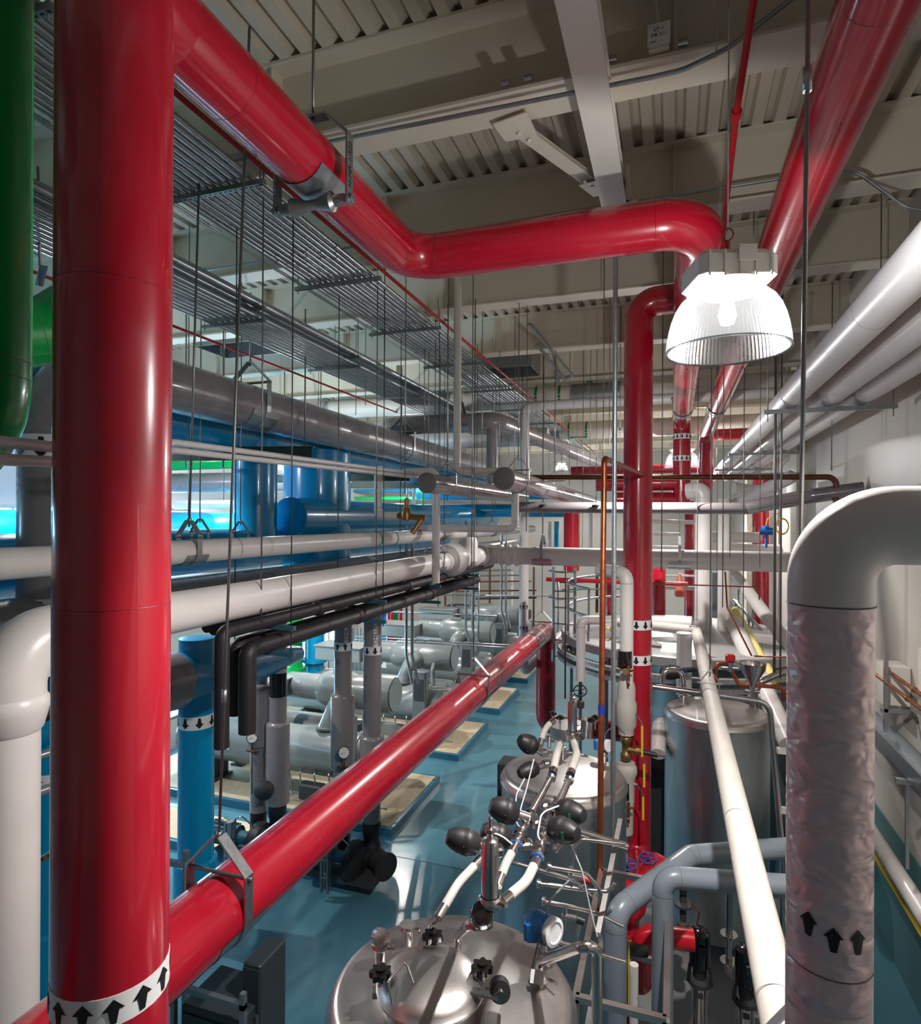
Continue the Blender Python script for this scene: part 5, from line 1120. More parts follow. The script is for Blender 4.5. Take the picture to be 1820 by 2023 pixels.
for zz in (z4+.45, z4+.95): MB().tube([(cx+(R4-.1)*math.cos(a), cy+(R4-.1)*math.sin(a), zz) for a in arc], .028, 10).build('rail', 'galv', g)
for k in (0, 4, 8, 12, 16):
    a = arc[k]; MB().cyl((cx+(R4-.1)*math.cos(a), cy+(R4-.1)*math.sin(a), z4), (cx+(R4-.1)*math.cos(a), cy+(R4-.1)*math.sin(a), z4+.95), .026, 10).build('post', 'galv', g)
lad = thing('cage_ladder', A(1070, 1200, d=12), 'galvanised caged ladder rising at the left edge of the round tank', 'ladder')
la = A(1094, 1130, d=12.2)
for dx in (-.0, .42): MB().cyl((la.x+dx, la.y, 2.7), (la.x+dx, la.y, la.z+.1), .03, 10).build('stile', 'galv', lad)
for k in range(5): MB().cyl((la.x, la.y, 2.8+.32*k), (la.x+.42, la.y, 2.8+.32*k), .014, 8).build('rung', 'galv', lad)
for zz in (4.0, 4.5): MB().tube([(la.x+.0, la.y, zz), (la.x-.05, la.y-.35, zz), (la.x+.21, la.y-.6, zz), (la.x+.5, la.y-.35, zz), (la.x+.42, la.y, zz)], .018, 8, bend=.2).build('cage_hoop', 'galv', lad)
for px, y0, y1, l in ((946, 1130, 1290, 'thin conduit by the third chiller cabinet, in front of the far wall'), (1103, 1150, 1260, 'slim galvanised post left of the guard rail')):
    cond(l, list(AV(px, y0, y1, 15)), .02, 0)
# white elbow pipes over the middle tank
q = A(1148, 1225, d=8.2); q2 = A(1148, 1345, d=8.2)
o = pipe('insulated_line', 'short white insulated pipe with an elbow above a black handwheel valve', 'pipe', [(q.x+.22, q.y+.1, q.z), (q.x, q.y, q.z), (q.x, q.y, q2.z)], .06, 'white', bend=.08, n=18)
t = thing('globe_valve', (q.x, q.y, q2.z-.2), 'black handwheel valve hanging below the short white pipe', 'valve')
wheel(MB(), (q.x, q.y-.05, q2.z-.12), (0, -.6, .6), .085, .009).build('handwheel', 'blackplastic', t)
MB().cyl((q.x, q.y, q2.z), (q.x, q.y, q2.z-.32), .02, 10).lathe([(0, -.08), (.05, -.05), (.05, .03), (0, .06)], (q.x, q.y, q2.z-.3), n=14).build('body', 'darkgrey', t)
# white insulated valve string in front of the middle red riser
wx, wy = A(1238, 1300, d=6.95).x, A(1238, 1300, d=6.95).y
def WZ(py): return A(1238, py, d=6.95).z
o = pipe('insulated_line', 'white pipe with bulky covers dropping in front of the middle red riser', 'pipe', [(wx-.34, wy+.35, WZ(1133)), (wx, wy, WZ(1133)), (wx, wy, WZ(1395))], .075, 'white', bend=.1, n=22)
MB().lathe([(.075, WZ(1345)), (.09, WZ(1350)), (.1, WZ(1360)), (.1, WZ(1382)), (.115, WZ(1390)), (.115, WZ(1432)), (.085, WZ(1440)), (.085, WZ(1450))], (wx, wy, 0), n=26).build('insulation_cover', 'canvas', o)
MB().lathe([(.1, WZ(1508)), (.12, WZ(1514)), (.125, WZ(1525)), (.1, WZ(1535)), (.095, WZ(1580)), (.085, WZ(1600)), (.08, WZ(1645))], (wx, wy, 0), n=26).cyl((wx, wy, WZ(1508)), (wx, wy, WZ(1506)), .1, 24).build('lower_insulation', 'canvas', o)
for py in (1300, 1557): MB().cyl((wx-.02, wy-.03, WZ(py+17)), (wx-.02, wy-.03, WZ(py-16)), .085, 24).build('black_jacket', 'blackgloss', o)
t = thing('bronze_valve', (wx, wy, WZ(1480)), 'bronze three way valve in the gap of the white insulated string', 'valve')
MB().lathe([(.055, WZ(1500)), (.062, WZ(1497)), (.062, WZ(1488)), (.045, WZ(1485)), (.045, WZ(1470)), (.062, WZ(1467)), (.062, WZ(1457)), (.04, WZ(1452))], (wx, wy, 0), n=8).build('body', 'brass', t)
MB().cyl((wx, wy, WZ(1480)), (wx+.17, wy-.02, WZ(1480)), .04, 14).lathe([(.04, .1), (.055, .11), (.055, .16), (.035, .17)], (wx, wy, WZ(1480)), (1, 0, 0), 8).build('side_port', 'brass', t)
MB().cyl((wx+.17, wy-.02, WZ(1480)), (wx+.34, wy-.02, WZ(1483)), .028, 14).cyl((wx+.34, wy-.02, WZ(1483)), (wx+.42, wy-.02, WZ(1483)), .01, 8).build('cartridge', 'blackplastic', t)
for py0, py1, px_ in ((1430, 1475, 1269), (1505, 1535, 1273), (1570, 1600, 1271)):
    a, b_ = A(px_, py0, d=6.85), A(px_, py1+20, d=6.85); k = thing('lever_valve', a, {1430: 'upper yellow lever handle on the white insulated string', 1505: 'middle yellow lever handle on the white insulated string', 1570: 'lowest yellow lever handle on the white insulated string'}[py0], 'valve')
    MB().bar(a+Vector((-.06, 0, .1)), a, .02, .008).bar(a, a-Vector((0, 0, .03)), .022, .01).build('lever', 'galv', k); MB().bar(a-Vector((0, 0, .02)), b_, .022, .012).build('grip', 'yellow', k)
    MB().cyl(a+Vector((-.06, 0, .1)), a+Vector((-.14, .02, .1)), .014, 8).build('stem', 'galv', k)
for py, l in ((1330, 'upper small brass drain valve on the white string'), (1600, 'lower small brass drain valve on the white string')):
    c = A(1242, py, d=6.8); k = thing('drain_valve', c, l, 'valve'); MB().cyl(c+Vector((0, 0, .08)), c-Vector((0, 0, .08)), .018, 10).cyl(c+Vector((0, 0, .02)), c+Vector((.05, -.03, .04)), .012, 8).build('body', 'brass', k); MB().cyl(c-Vector((0, 0, .08)), c-Vector((0, 0, .14)), .014, 8).build('outlet', 'copper', k)
t = MB().cyl(A(1236, 1326, d=6.78), A(1236, 1327, d=6.74), .035, 18).build('valve_tag', 'brass', label='round brass tag hanging on the white string below its black jacket', cat='tag')
zb_ = WZ(1645); o = MB().tube([(wx, wy, zb_+.02), (wx, wy, zb_-.25), (wx-.6, wy-.1, zb_-.25)], .03, 14, bend=.08).build('process_line', 'steel', label='polished elbow below the white string turning left', cat='pipe')
MB().cyl((wx, wy, zb_-.0), (wx, wy, zb_-.05), .06, 16).build('flange', 'steel', o)
# white and insulated bits right of the riser
o = pipe('insulated_line', 'white insulated elbow pipe left of the plain steel tank', 'pipe', [A(1325, 1432, d=8.5), A(1303, 1432, d=8.4), A(1300, 1490, d=8.0)], .1, 'white', bend=.1, n=18)
o = pipe('insulated_line', 'upright white pipe segment behind the top of the canvas pipe', 'pipe', list(AV(1352, 1250, 1372, 9.6)), .115, 'white', n=20)
t = thing('insulated_valve', A(1330, 1328, d=9.2), 'black foam wrapped valve on the upright white pipe', 'valve')
MB().lathe([(0, -.16), (.09, -.13), (.11, 0), (.09, .13), (0, .16)], A(1325, 1328, d=9.2), (1, 0, .1), 20).cyl(A(1338, 1326, d=9.1), A(1372, 1322, d=9.1), .04, 12).build('foam_cover', 'rubber', t)
wheel(MB(), A(1350, 1328, d=8.95), (0, -1, .2), .05, .006).build('handwheel', 'bluevalve', t)
pipe('insulated_line', 'pale insulated pipe running right from the top of the round tank', 'pipe', [A(1292, 1228, d=11), A(1368, 1232, d=10.7)], .12, 'white', n=16)
# right background group
pipe('insulated_line', 'white sloping pipe crossing behind the stair rails at right', 'pipe', [A(1440, 1120, d=13), A(1570, 1290, d=10.5)], .12, 'white', n=16)
pipe('insulated_line', 'second white sloping pipe under the first, at right', 'pipe', [A(1450, 1230, d=11), A(1560, 1470, d=8.6)], .14, 'white', n=16)
pipe('insulated_line', 'pale yellow insulated pipe slanting down toward the funnel', 'pipe', [A(1452, 1205, d=11.5), A(1530, 1345, d=9.6)], .07, 'paleyellow', n=14)
for k, (x0, y0, x1, y1) in enumerate(((1455, 1150, 1560, 1262), (1450, 1185, 1545, 1292))):
    st = thing('stair_rail', A(x0, y0, d=13), ('upper' if k == 0 else 'lower')+' sloping stair handrail at the bright right background', 'railing')
    a, b_ = A(x0, y0, d=13.5), A(x1, y1, d=11.5); MB().cyl(a, b_, .025, 8).build('rail', 'galv', st); MB().cyl(a-Vector((0, 0, .4)), b_-Vector((0, 0, .4)), .02, 8).build('midrail', 'galv', st)
    for f in (.05, .35, .65, .95): p = a.lerp(b_, f); MB().cyl(p, p-Vector((0, 0, .95)), .02, 8).build('post', 'galv', st)
for k, (x0, y0, x1, y1, d, r, l) in enumerate(((1280, 1030, 1375, 1032, 14, .05, 'upper pale cross pipe behind the middle riser'), (1290, 1055, 1345, 1056, 14, .04, 'second pale cross pipe behind the middle riser'), (1290, 1082, 1345, 1083, 14, .05, 'third pale cross pipe behind the middle riser'), (1300, 1160, 1375, 1162, 13.5, .05, 'pale cross pipe below the white one, behind the hanging red cylinder'),
    (1290, 1136, 1375, 1138, 13, .025, 'slim rail just below the white cross pipe'), (1395, 1060, 1500, 1062, 15, .13, 'white cross pipe with valves right of the white columns'), (1450, 965, 1530, 972, 14, .13, 'white cross pipe right of the copper line crossing'), (1440, 1090, 1560, 1092, 15, .2, 'wide white duct low behind the foil elbow'))):
    pipe('service_line', l, 'pipe', [A(x0, y0, d=d), A(x1, y1, d=d) if x1 < 1550 else A(1540, y1, d=d)], r, 'white', n=14)
t = thing('blue_instrument', A(1514, 1050, d=9.5), 'light blue two-headed instrument with a yellow cable left of the foil elbow', 'instrument')
c = A(1514, 1050, d=9.5); MB().cyl(c-Vector((.09, 0, 0)), c+Vector((.09, 0, 0)), .055, 16).lathe([(.02, -.25), (.025, 0), (.05, .03), (.05, .08), (0, .1)], c, n=14).build('head', 'bluehead', t); MB().tube([c+Vector((0, 0, .1)), c+Vector((.02, 0, .2)), c+Vector((.2, 0, .3))], .008, 6, bend=.06).build('cable', 'yellow', t)
def coil(px, py, d, R, l, n=4):
    c = A(px, py, d=d); m_ = MB(); pts = []
    for k in range(24*n): a = 2*math.pi*k/24; pts.append(c+Vector((R*(.8+.05*(k//24))*math.cos(a), .01*(k/24), R*(1.1+.06*(k//24))*math.sin(a))))
    m_.tube(pts, .006, 5).build('cable_coil', 'yellow', label=l, cat='cable')
coil(1546, 1040, 9.5, .1, 'yellow cable coil hanging left of the foil elbow'); coil(1200, 1253, 8, .07, 'small yellow cable coil beside the copper riser'); coil(1485, 1045, 12, .04, 'tiny yellow cable loop near the blue instrument', 2)
t = thing('actuated_valve', A(1443, 1305, d=7.6), 'red topped actuated valve on copper tubing left of the funnel', 'valve')
c = A(1443, 1300, d=7.6); MB().rbox(c, (.11, .09, .09), .015).build('actuator', 'red_matte', t); MB().cyl(c-Vector((0, 0, .05)), c-Vector((0, 0, .16)), .04, 12).cyl(c+Vector((-.1, 0, -.12)), c+Vector((.1, 0, -.12)), .03, 12).build('body', 'galv', t)
cond('copper tube bending up left of the red topped valve', [A(1413, 1360, d=7.6), A(1415, 1312, d=7.6), A(1440, 1312, d=7.6)], .024, .05, 'copper', 'copper_line')
cond('copper tube running from the red topped valve to the right, then down', [A(1445, 1325, d=7.6), A(1460, 1352, d=7.5), A(1547, 1358, d=7.3), A(1549, 1385, d=7.3)], .024, .05, 'copper', 'copper_line')
cond('thin copper line level with the funnel mouth', [A(1490, 1296, d=7.6), A(1600, 1300, d=7.4)], .01, 0, 'copper', 'copper_line')
cond('slanting thin copper tube above the funnel', [A(1433, 1130, d=8.5), A(1437, 1200, d=8.3), A(1485, 1295, d=7.7)], .012, .1, 'copper', 'copper_line')
for k, (px, y0, y1, d, r, l) in enumerate(((1531, 1135, 1330, 8.2, .018, 'galvanised conduit left of the foil riser'), (1543, 1130, 1340, 8, .012, 'thin steel rod left of the foil riser'), (1470, 930, 1240, 8.8, .007, 'long thin rod through the copper and grey cross pipes'), (1430, 800, 1200, 7.2, .006, 'long thin rod right of the red bands'), (1444, 760, 1100, 10, .006, 'rod dropping just right of the second lamp'),
    (1310, 600, 1130, 7.6, .007, 'long rod just right of the middle red riser'), (1418, 850, 1130, 10, .005, 'thin rod between the white columns'), (1538, 880, 1040, 8, .006, 'thin rod near the end of the silver pipe'), (1502, 960, 1120, 9, .005, 'thin rod in front of the far red riser'))):
    a, b_ = AV(px, y0, y1, d); top = 9.32; MB().cyl((a.x, a.y, top), b_, r, 8).build('hanger_rod', 'rod', label=l, cat='pipe hanger')
# thin rods hanging in front of the beams, centre
rods = [(800, 7.5, 975), (838, 10, 910), (846, 10.2, 930), (884, 9, 990), (932, 7.8, 1120), (952, 11, 945), (979, 12, 1010), (1016, 11.6, 1010), (1031, 13, 1030), (1040, 9, 1050), (1073, 14, 900), (1060, 15, 880), (1095, 14.5, 920), (1125, 13, 960), (1151, 11.5, 1085), (1166, 12, 950), (1178, 12.6, 1010), (1192, 8.2, 900), (1204, 8.8, 880),
        (690, 11, 720), (703, 11.4, 820), (722, 10.6, 800), (372, 8, 900), (437, 11, 700), (445, 9, 690), (520, 12, 720), (662, 10, 700), (760, 10, 770), (516, 5.3, 1230), (743, 7.3, 1180), (372, 11, 1020), (442, 11, 990), (628, 11, 1060), (1085, 17, 930), (1110, 17, 940), (1140, 18, 930), (1225, 11, 930), (1046, 17, 910), (1005, 16, 900), (990, 15, 890)]
rods.sort()
for k, (px, d, y1) in enumerate(rods):
    b_ = A(px, y1, d=d); yb_ = min(BEAMS, key=lambda q: abs(q-b_.y)); side = 'over the blue and grey mains' if px < 640 else 'left of the slim white drop' if px < 900 else 'between the slim white drop and the copper riser' if px < 1190 else 'just left of the middle red riser'
    same = [r for r in rods if (r[0] < 640) == (px < 640) and (640 <= r[0] < 900) == (640 <= px < 900) and (900 <= r[0] < 1190) == (900 <= px < 1190)]
    i = same.index((px, d, y1)); on = ordn+['thirteenth', 'fourteenth', 'fifteenth', 'sixteenth', 'seventeenth', 'eighteenth', 'nineteenth', 'twentieth', 'twenty-first', 'twenty-second']
    o = MB().cyl((b_.x, b_.y, 9.32), b_, .0065, 7).build('hanger_rod', 'rod', label=f'thin hanger rod {side}, {on[i]} from left', cat='pipe hanger', group='thin hanger rods in front of the beams')
    if k % 3 == 0: q = b_.lerp(Vector((b_.x, b_.y, 8.6)), .3); MB().cyl(q, q+Vector((0, 0, .09)), .013, 7).build('rod_coupling', 'galv', o)
for px, y0, l, d in ((75, 230, 'near hanger rod between the green and red risers', 5.5),):
    a = A(px, 235, d=d); b_ = A(px+5, 565, d=d); o = MB().cyl(Vector((a.x, a.y, 8.6)), b_, .012, 8).build('hanger_rod', 'rod', label=l, cat='pipe hanger'); MB().cyl(b_+Vector((0, 0, .06)), b_+Vector((0, 0, .1)), .03, 6).build('nut', 'galv', o); MB().bar(b_+Vector((-.15, .1, .06)), b_+Vector((.3, -.2, .06)), .06, .015).build('bracket_bar', 'galv', o)

# ================================================================== lower right: blue grey pipes, pumps, skid
gx = A(1310, 1732, d=4.6); 
o = pipe('process_main', 'blue grey pipe turning from horizontal straight down at the lower right', 'pipe', [(gx.x+1.13, gx.y+.35, 0), (gx.x+1.13, gx.y+.35, gx.z-.06), (gx.x, gx.y, gx.z), (gx.x, gx.y, 0)], .078, 'bluegrey', bend=.1, n=26)
seam(o, (gx.x, gx.y, A(1310, 1855, d=4.6).z-.5), (0, 0, 1), .078)
g2x = A(1365, 1690, d=5.3); g3 = A(1217, 1800, d=4.7)
pipe('process_main', 'second blue grey pipe behind the first, slanting left and then dropping', 'pipe', [(g2x.x+1.17, g2x.y+.6, 0), (g2x.x+1.17, g2x.y+.6, g2x.z-.0), g2x, g3, (g3.x, g3.y, 0)], .085, 'bluegrey', bend=.13, n=26)
def vpump(px, py_top, d, label):
    p = A(px, py_top, d=d); x, y, zt = p.x, p.y, p.z; t = thing('vertical_pump', (x, y, 0), label, 'pump', 'black and steel vertical pumps')
    MB().lathe([(0, zt), (.07, zt-.005), (.1, zt-.03), (.1, zt-.35), (.09, zt-.36)], (x, y, 0), n=26).build('motor', 'blackgloss', t)
    MB().rbox((x+.02, y-.1, zt-.16), (.08, .06, .1), .01).build('terminal_box', 'blackgloss', t)
    MB().lathe([(.09, zt-.36), (.07, zt-.38), (.06, zt-.48), (.11, zt-.5), (.11, zt-.54)], (x, y, 0), n=24).build('coupling_bracket', 'darkgrey', t)
    for s in (-1, 1): MB().bar((x+s*.09, y-.02, zt-.36), (x+s*.11, y-.02, zt-.52), .03, .06).build('bracket_arm', 'darkgrey', t)
    MB().lathe([(.075, zt-.54), (.075, .2), (.1, .18), (.1, .12)], (x, y, 0), n=26).build('stage_casing', 'steel', t)
    for a in (.8, 2.4, 3.9, 5.5): MB().cyl((x+.095*math.cos(a), y+.095*math.sin(a), .15), (x+.095*math.cos(a), y+.095*math.sin(a), zt-.52), .009, 8).build('tie_rod', 'steel', t)
    MB().box((x, y-.077, zt-.62), (.06, .004, .05)).build('nameplate', 'darkpanel', t); MB().cyl((x-.2, y, .12), (x+.2, y, .12), .05, 16).box((x, y, .04), (.3, .26, .08)).build('base', 'steel', t)
    return t
vpump(1383, 1835, 6.2, 'left vertical pump with a black motor beside the blue grey pipe'); vpump(1474, 1868, 5.9, 'right vertical pump with a black motor behind the canvas pipe')
for px, y0, y1, d, l in ((1441, 1745, 1905, 6.4, 'polished upright pipe with flange between the two vertical pumps'), (1548, 1770, 1900, 6.0, 'polished upright pipe with flange at the right of the pumps')):
    a, b_ = AV(px, y0, y1, d); o = MB().cyl(a, b_, .035, 18).build('process_line', 'steel', label=l, cat='pipe')
    for f in (.62, .95): q = a.lerp(b_, f); MB().cyl(q, q-Vector((0, 0, .02)), .085, 24).build('flange', 'steel', o); 
    MB().tube([b_, b_-Vector((0, 0, .12)), b_+Vector((.35, 0, -.18))], .04, 14, bend=.1).build('elbow', 'steel', o)
t = thing('regulator_valve', A(1352, 1760, d=6.5), 'dark flanged regulating valve right of the blue grey drop pipe', 'valve')
c = A(1350, 1765, d=6.4); MB().lathe([(0, -.42), (.06, -.38), (.06, -.3), (.03, -.28), (.035, -.16), (.09, -.12), (.09, -.1), (.035, -.08), (.03, .1), (.05, .12), (.05, .16), (0, .18)], c, n=18).build('body', 'darkgrey', t)
MB().rbox(c+Vector((0, -.03, .08)), (.07, .06, .14), .01).build('actuator', 'blackplastic', t); MB().tube([c+Vector((.08, 0, -.08)), c+Vector((.16, 0, -.16)), c+Vector((.12, 0, -.36))], .008, 6, bend=.05).build('copper_loop', 'copper', t)
o = pipe('insulated_line', 'black insulated stub left of the blue grey drop pipe', 'pipe', [A(1232, 1872, d=5.0), A(1274, 1880, d=5.1)], .047, 'black', n=16)
for px, y0, y1, r, mt_, l in ((1253, 1905, 2080, .035, 'white', 'short white pipe segment left of the blue grey drop pipe, near the bottom'), (1228, 1920, 1985, .035, 'white', 'white canvas sleeve beside the steel conduit at the bottom'), (1243, 1850, 1990, .006, 'yellow', 'yellow lever standing upright at the bottom centre right')):
    a, b_ = AV(px, y0, y1, 4.9); MB().cyl(a, b_, r, 14).build('short_line' if mt_ != 'yellow' else 'lever', mt_, label=l, cat='pipe' if mt_ != 'yellow' else 'lever')
t = thing('equipment_pad', (.75, 7.0, 0), 'low grey concrete pad under the vertical pumps and plain tank', 'pad'); MB().box((.72, 7.6, .03), (2.6, 4.6, .06)).build('slab', 'padgrey', t)
# stainless skid frame between the tanks
sk = thing('skid_frame', (-.5, 4.5, 0), 'stainless square tube skid frame holding valves between the two front tanks', 'frame')
def sbar(p, q, w=.04): MB().bar(p, q, w, w).build('frame_bar', 'brushed', sk)
sx0, sx1, sy0, sy1 = -.55, -.02, 3.85, 5.3
for x in (sx0, sx1):
    for y in (sy0, sy1): sbar((x, y, 0), (x, y, 2.55))
for zz in (2.55, 1.9, 1.1, .3):
    for x in (sx0, sx1): sbar((x, sy0, zz), (x, sy1, zz))
    for y in (sy0, sy1): sbar((sx0, y, zz), (sx1, y, zz))
sbar(A(1182, 1845, d=4.2), A(1226, 1620, d=4.9), .035); sbar((sx0, sy0, 2.2), (sx1, sy0, 2.2), .03)
skp = [([(1080, 1712), (1158, 1725), (1190, 1762), (1180, 1770)], 'upper slim steel tube loop on the skid'), ([(1060, 1745), (1150, 1757), (1205, 1762), (1215, 1745)], 'lower slim steel tube loop on the skid'), ([(1095, 1680), (1135, 1640), (1240, 1672)], 'polished pipe running right from the actuators to the red riser'),
    ([(1130, 1730), (1132, 1670), (1150, 1658), (1235, 1668)], 'steel tube rising and turning right on the skid'), ([(1000, 1700), (1120, 1735), (1160, 1748)], 'thin steel tube behind the right hose'), ([(1070, 1780), (1170, 1800), (1230, 1830)], 'slim steel tube low on the skid front'),
    ([(1100, 1860), (1170, 1880), (1235, 1900)], 'steel tube right of the blue transmitter'), ([(1135, 1990), (1150, 1900), (1140, 1850), (1146, 1825)], 'steel sampling tube right of the nearest tank')]
for k, (pp, l) in enumerate(skp):
    o = MB().tube([A(x, y, d=4.1+.12*(k % 3)+(.3 if k in (2, 3) else 0)) for x, y in pp], .014 if k != 2 else .026, 12, bend=.07).build('process_line', 'steel', label=l, cat='pipe')
    q = A(*pp[0], d=4.1+.12*(k % 3)+(.3 if k in (2, 3) else 0)); q2 = A(*pp[1], d=4.1+.12*(k % 3)+(.3 if k in (2, 3) else 0)); MB().lathe([(.014, 0), (.03, .005), (.03, .025), (.014, .03)], q, q2-q, 14).build('clamp', 'steel', o)
for px, py, d, l, mt_ in ((1152, 1735, 4.2, 'red capped sampling valve on the skid', 'red_matte'), (1140, 1815, 4.1, 'black handled sampling valve right of the blue transmitter', 'blackplastic')):
    c = A(px, py, d=d); t = thing('sampling_valve', c, l, 'valve'); MB().cyl(c-Vector((.1, 0, 0)), c, .02, 12).cyl(c-Vector((.08, 0, .08)), c-Vector((.08, 0, -.06)), .016, 10).build('body', 'steel', t); MB().cyl(c, c+Vector((.05, 0, -.01)), .026, 14).build('cap', mt_, t)
# dark cabinets
def cabinet(c0, d3, label, rz=0):
    c0 = Vector(c0); t = thing('control_cabinet', (c0.x, c0.y, 0), label, 'cabinet'); MB().rbox(c0, d3, .01, rz).build('body', 'darkpanel', t)
    R_z = Matrix.Rotation(rz, 3, 'Z'); MB().box(c0+R_z @ Vector((0, -d3[1]/2-.005, 0)), (d3[0]*.9, .012, d3[2]*.92), rz).build('door', 'darkpanel', t)
    MB().box(c0+R_z @ Vector((d3[0]*.38, -d3[1]/2-.02, 0)), (.02, .02, .12), rz).build('handle', 'galv', t); return t, R_z
p = A(1030, 1480, d=7.0); t, Rz = cabinet((p.x-.02, p.y+.1, 2.35), (.5, .28, .72), 'dark grey control panel left of the middle tank')
MB().box((p.x-.02, p.y+.1, 1.0), (.4, .25, 2.0)).build('pedestal', 'darkpanel', t); MB().box((p.x+.02, p.y-.06, 2.5), (.1, .006, .08)).build('display', 'midpanel', t); MB().box((p.x+.05, p.y-.0, 2.72), (.16, .12, .004)).build('paper_sheet', 'paper', t); MB().cyl((p.x+.0, p.y-.05, 2.2), (p.x, p.y-.075, 2.2), .02, 12).build('indicator_light', 'yellow', t)
p = A(455, 1900, d=4.9); t, Rz = cabinet((p.x, p.y, 1.0), (.55, .45, 1.5), 'dark cabinet on a strut frame under the lower red pipe')
for dx in (-.32, .32): MB().box((p.x+dx, p.y-.25, 1.0), (.04, .04, 2.0)).build('frame_post', 'galv_bar', t)
for zz in (.45, 1.2, 1.9): MB().box((p.x, p.y-.25, zz), (.68, .04, .04)).build('frame_rail', 'galv_bar', t)
p = A(524, 1850, d=4.95); t, Rz = cabinet((p.x, p.y, 1.62), (.16, .34, .85), 'narrow dark switch box right of the dark cabinet')
for dx in (-.03, .05): MB().cyl((p.x+dx, p.y, 0), (p.x+dx, p.y, 1.2), .02, 10).build('conduit_leg', 'galv_bar', t)
MB().cyl((p.x-.05, p.y-.3, 1.35), (p.x+.06, p.y-.3, 1.35), .022, 12).build('conduit_nipple', 'galv', t)
p = A(1300, 1500, d=9); t, Rz = cabinet((p.x+.1, p.y+.3, 1.4), (.9, .4, 1.9), 'tall grey cabinet behind the middle red riser')
# left strut pieces
for (x0, y0, x1, y1, d, l) in ((40, 1722, 125, 1675, 4.6, 'slotted strut bar between the white and red risers at lower left'), ):
    a, b_ = A(x0, y0, d=d), A(x1, y1, d=d); t = thing('strut_bar', a, l, 'strut'); MB().bar(a, b_, .05, .05).build('bar', 'galv', t); q = MB()
    for k in range(6): p = a.lerp(b_, (k+.5)/6)+Vector((.0, -.027, 0)); q.bar(p-(b_-a).normalized()*.014, p+(b_-a).normalized()*.014, .004, .014)
    q.build('slots', 'ink', t)['kind'] = 'stuff'
for k, (x0, y0, x1, y1, r, l) in enumerate(((40, 1505, 125, 1478, .035, 'upper grey pipe slanting behind the white riser'), (40, 1578, 125, 1548, .04, 'lower grey pipe slanting behind the white riser'), (30, 1430, 130, 1395, .07, 'black insulated pipe slanting behind the white riser'))):
    pipe('service_line', l, 'pipe', [A(x0-60, y0+20, d=4.9), A(x1, y1, d=5.3)], r, 'bluegrey' if k < 2 else 'black', n=14)
pipe('refrigerant_line', 'black upright pipe beside the left blue riser', 'pipe', list(AV(113, 1425, 1570, 5.4)), .05, 'black', n=14)
t = thing('strut_post', A(368, 1700, d=5.9), 'slotted strut post beside the right blue riser', 'strut'); a, b_ = AV(368, 1680, 1900, 6.2); MB().bar(a, Vector((a.x, a.y, 0)), .05, .05).build('post', 'galv_bar', t); MB().bar(a-Vector((.02, 0, .15)), a-Vector((.5, .1, .1)), .05, .05).build('arm', 'galv', t)

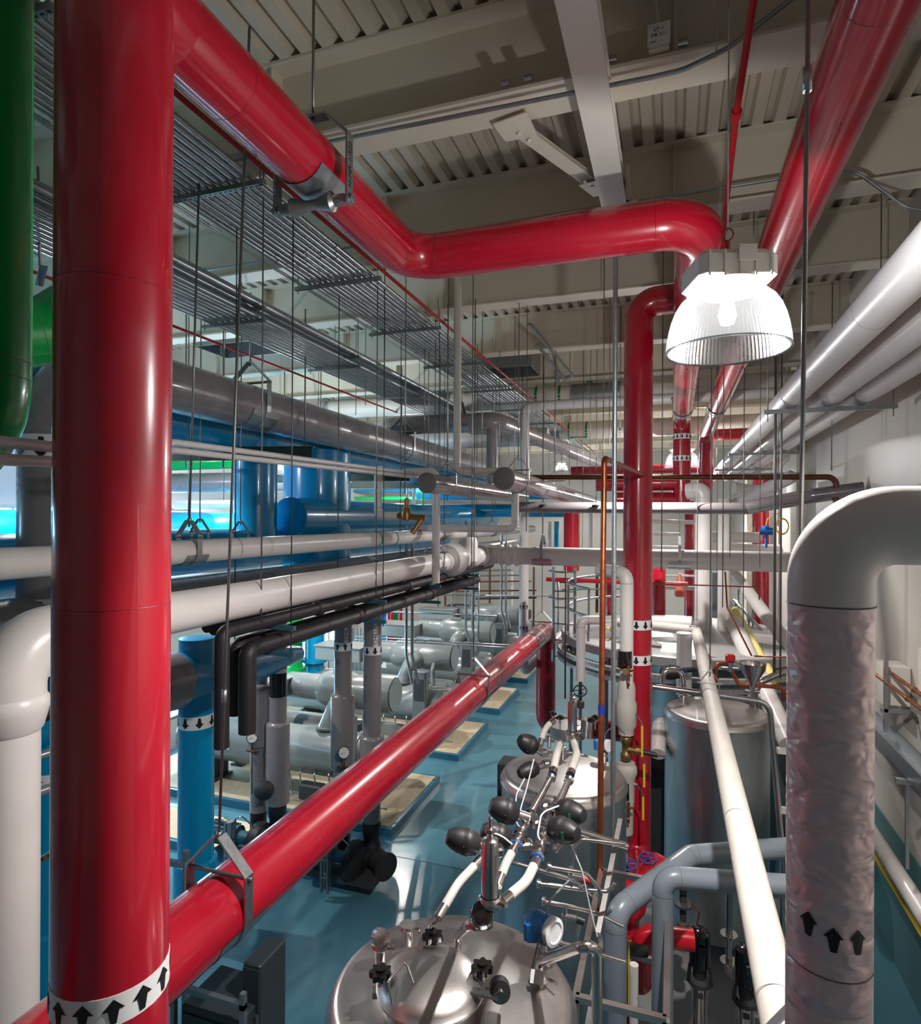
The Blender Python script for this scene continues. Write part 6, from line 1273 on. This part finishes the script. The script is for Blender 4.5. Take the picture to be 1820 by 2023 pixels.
# service pipes, trays and risers on the far wall and round it
far = [('v', 880, 1130, 1215, 24, .04, 'copper_dark'), ('v', 893, 1120, 1225, 24, .03, 'galv'), ('v', 930, 1125, 1230, 24, .05, 'galv'), ('v', 968, 1120, 1235, 24, .04, 'copper_dark'), ('v', 1012, 1130, 1230, 25, .05, 'white'), ('v', 1055, 1120, 1200, 25, .04, 'copper_dark'),
 ('h', 870, 1050, 1150, 24.5, .03, 'copper'), ('h', 860, 1040, 1138, 24.5, .035, 'galv'), ('h', 900, 1060, 1168, 24, .03, 'copper_dark'), ('h', 880, 1010, 1128, 25, .04, 'galv'), ('h', 940, 1060, 1182, 23, .05, 'darkgrey'),
 ('h', 700, 1010, 985, 22, .07, 'green'), ('h', 690, 1000, 970, 23, .06, 'blue'), ('h', 720, 1010, 1000, 21, .05, 'galv'), ('h', 640, 960, 1014, 20, .06, 'blue'), ('v', 805, 955, 1035, 20, .06, 'galv'), ('v', 818, 955, 1035, 20, .06, 'galv'), ('v', 836, 960, 1040, 20, .04, 'green'),
 ('v', 1100, 1030, 1090, 17, .07, 'blue'), ('v', 1086, 1030, 1090, 17, .05, 'white'), ('v', 1168, 1000, 1090, 16, .06, 'white'), ('v', 1180, 1100, 1210, 16, .04, 'copper_dark'), ('h', 1100, 1230, 1150, 15.5, .03, 'copper_dark'), ('h', 1110, 1230, 1165, 15.5, .02, 'galv'),
 ('v', 650, 1225, 1330, 17.5, .02, 'galv'), ('v', 705, 1240, 1330, 17.5, .02, 'galv'), ('v', 712, 1240, 1330, 17.5, .02, 'galv'), ('v', 697, 1240, 1330, 17.5, .02, 'galv'), ('h', 345, 480, 998, 14, .1, 'white'), ('h', 330, 470, 1075, 9.5, .012, 'copper')]
cn = {'copper': 'bright copper', 'copper_dark': 'dark copper', 'galv': 'galvanised', 'white': 'white', 'green': 'green', 'blue': 'blue', 'darkgrey': 'dark grey'}
for k, (hv, a0, a1, a2, d, r, mt_) in enumerate(far):
    if hv == 'v':
        a, b_ = AV(a0, a1, a2, d)
        if 640 < a0 < 715 or 870 < a0 < 1060: b_.z = 0
    else: a, b_ = A(a0, a2, d=d), A(a1, a2-2, d=d)
    zone = 'beyond the chillers' if a0 > 840 and a0 < 1062 else 'under the capped grey pipes' if 680 < a0 < 840 and a2 < 1100 else 'by the chiller risers' if a0 < 840 and a2 > 1200 else 'beside the blue header' if a0 < 680 else 'left of the middle red riser'
    same = [f for f in far if f[0] == hv and f[6] == mt_]; i = same.index(far[k])
    o = MB().cyl(a, b_, r, 10).build('service_pipe', mt_, label=f'{ordn[i]} thin {cn[mt_]} {"upright" if hv == "v" else "level"} background pipe, {zone}', cat='pipe', group='thin pipes in the far background')
t = thing('pipe_rack', A(960, 1215, d=22), 'dark low skid of equipment beyond the third chiller', 'rack')
c = A(960, 1212, d=25.8); MB().box(c, (3.6, 1.2, .35)).build('deck', 'darkgrey', t)
for dx in (-1.2, -.2, .8): MB().lathe([(0, 0), (.45, 0), (.5, .04), (.5, .1), (0, .1)], c+Vector((dx, 0, .18)), n=24).build('fan_cowl', 'blackplastic', t)
MB().box((c.x, c.y, c.z/2-.1), (3.2, 1.0, c.z-.25)).build('cabinet_body', 'midpanel', t)

for o in bpy.data.objects:
    for k in ('_o', '_z'):
        if k in o: del o[k]
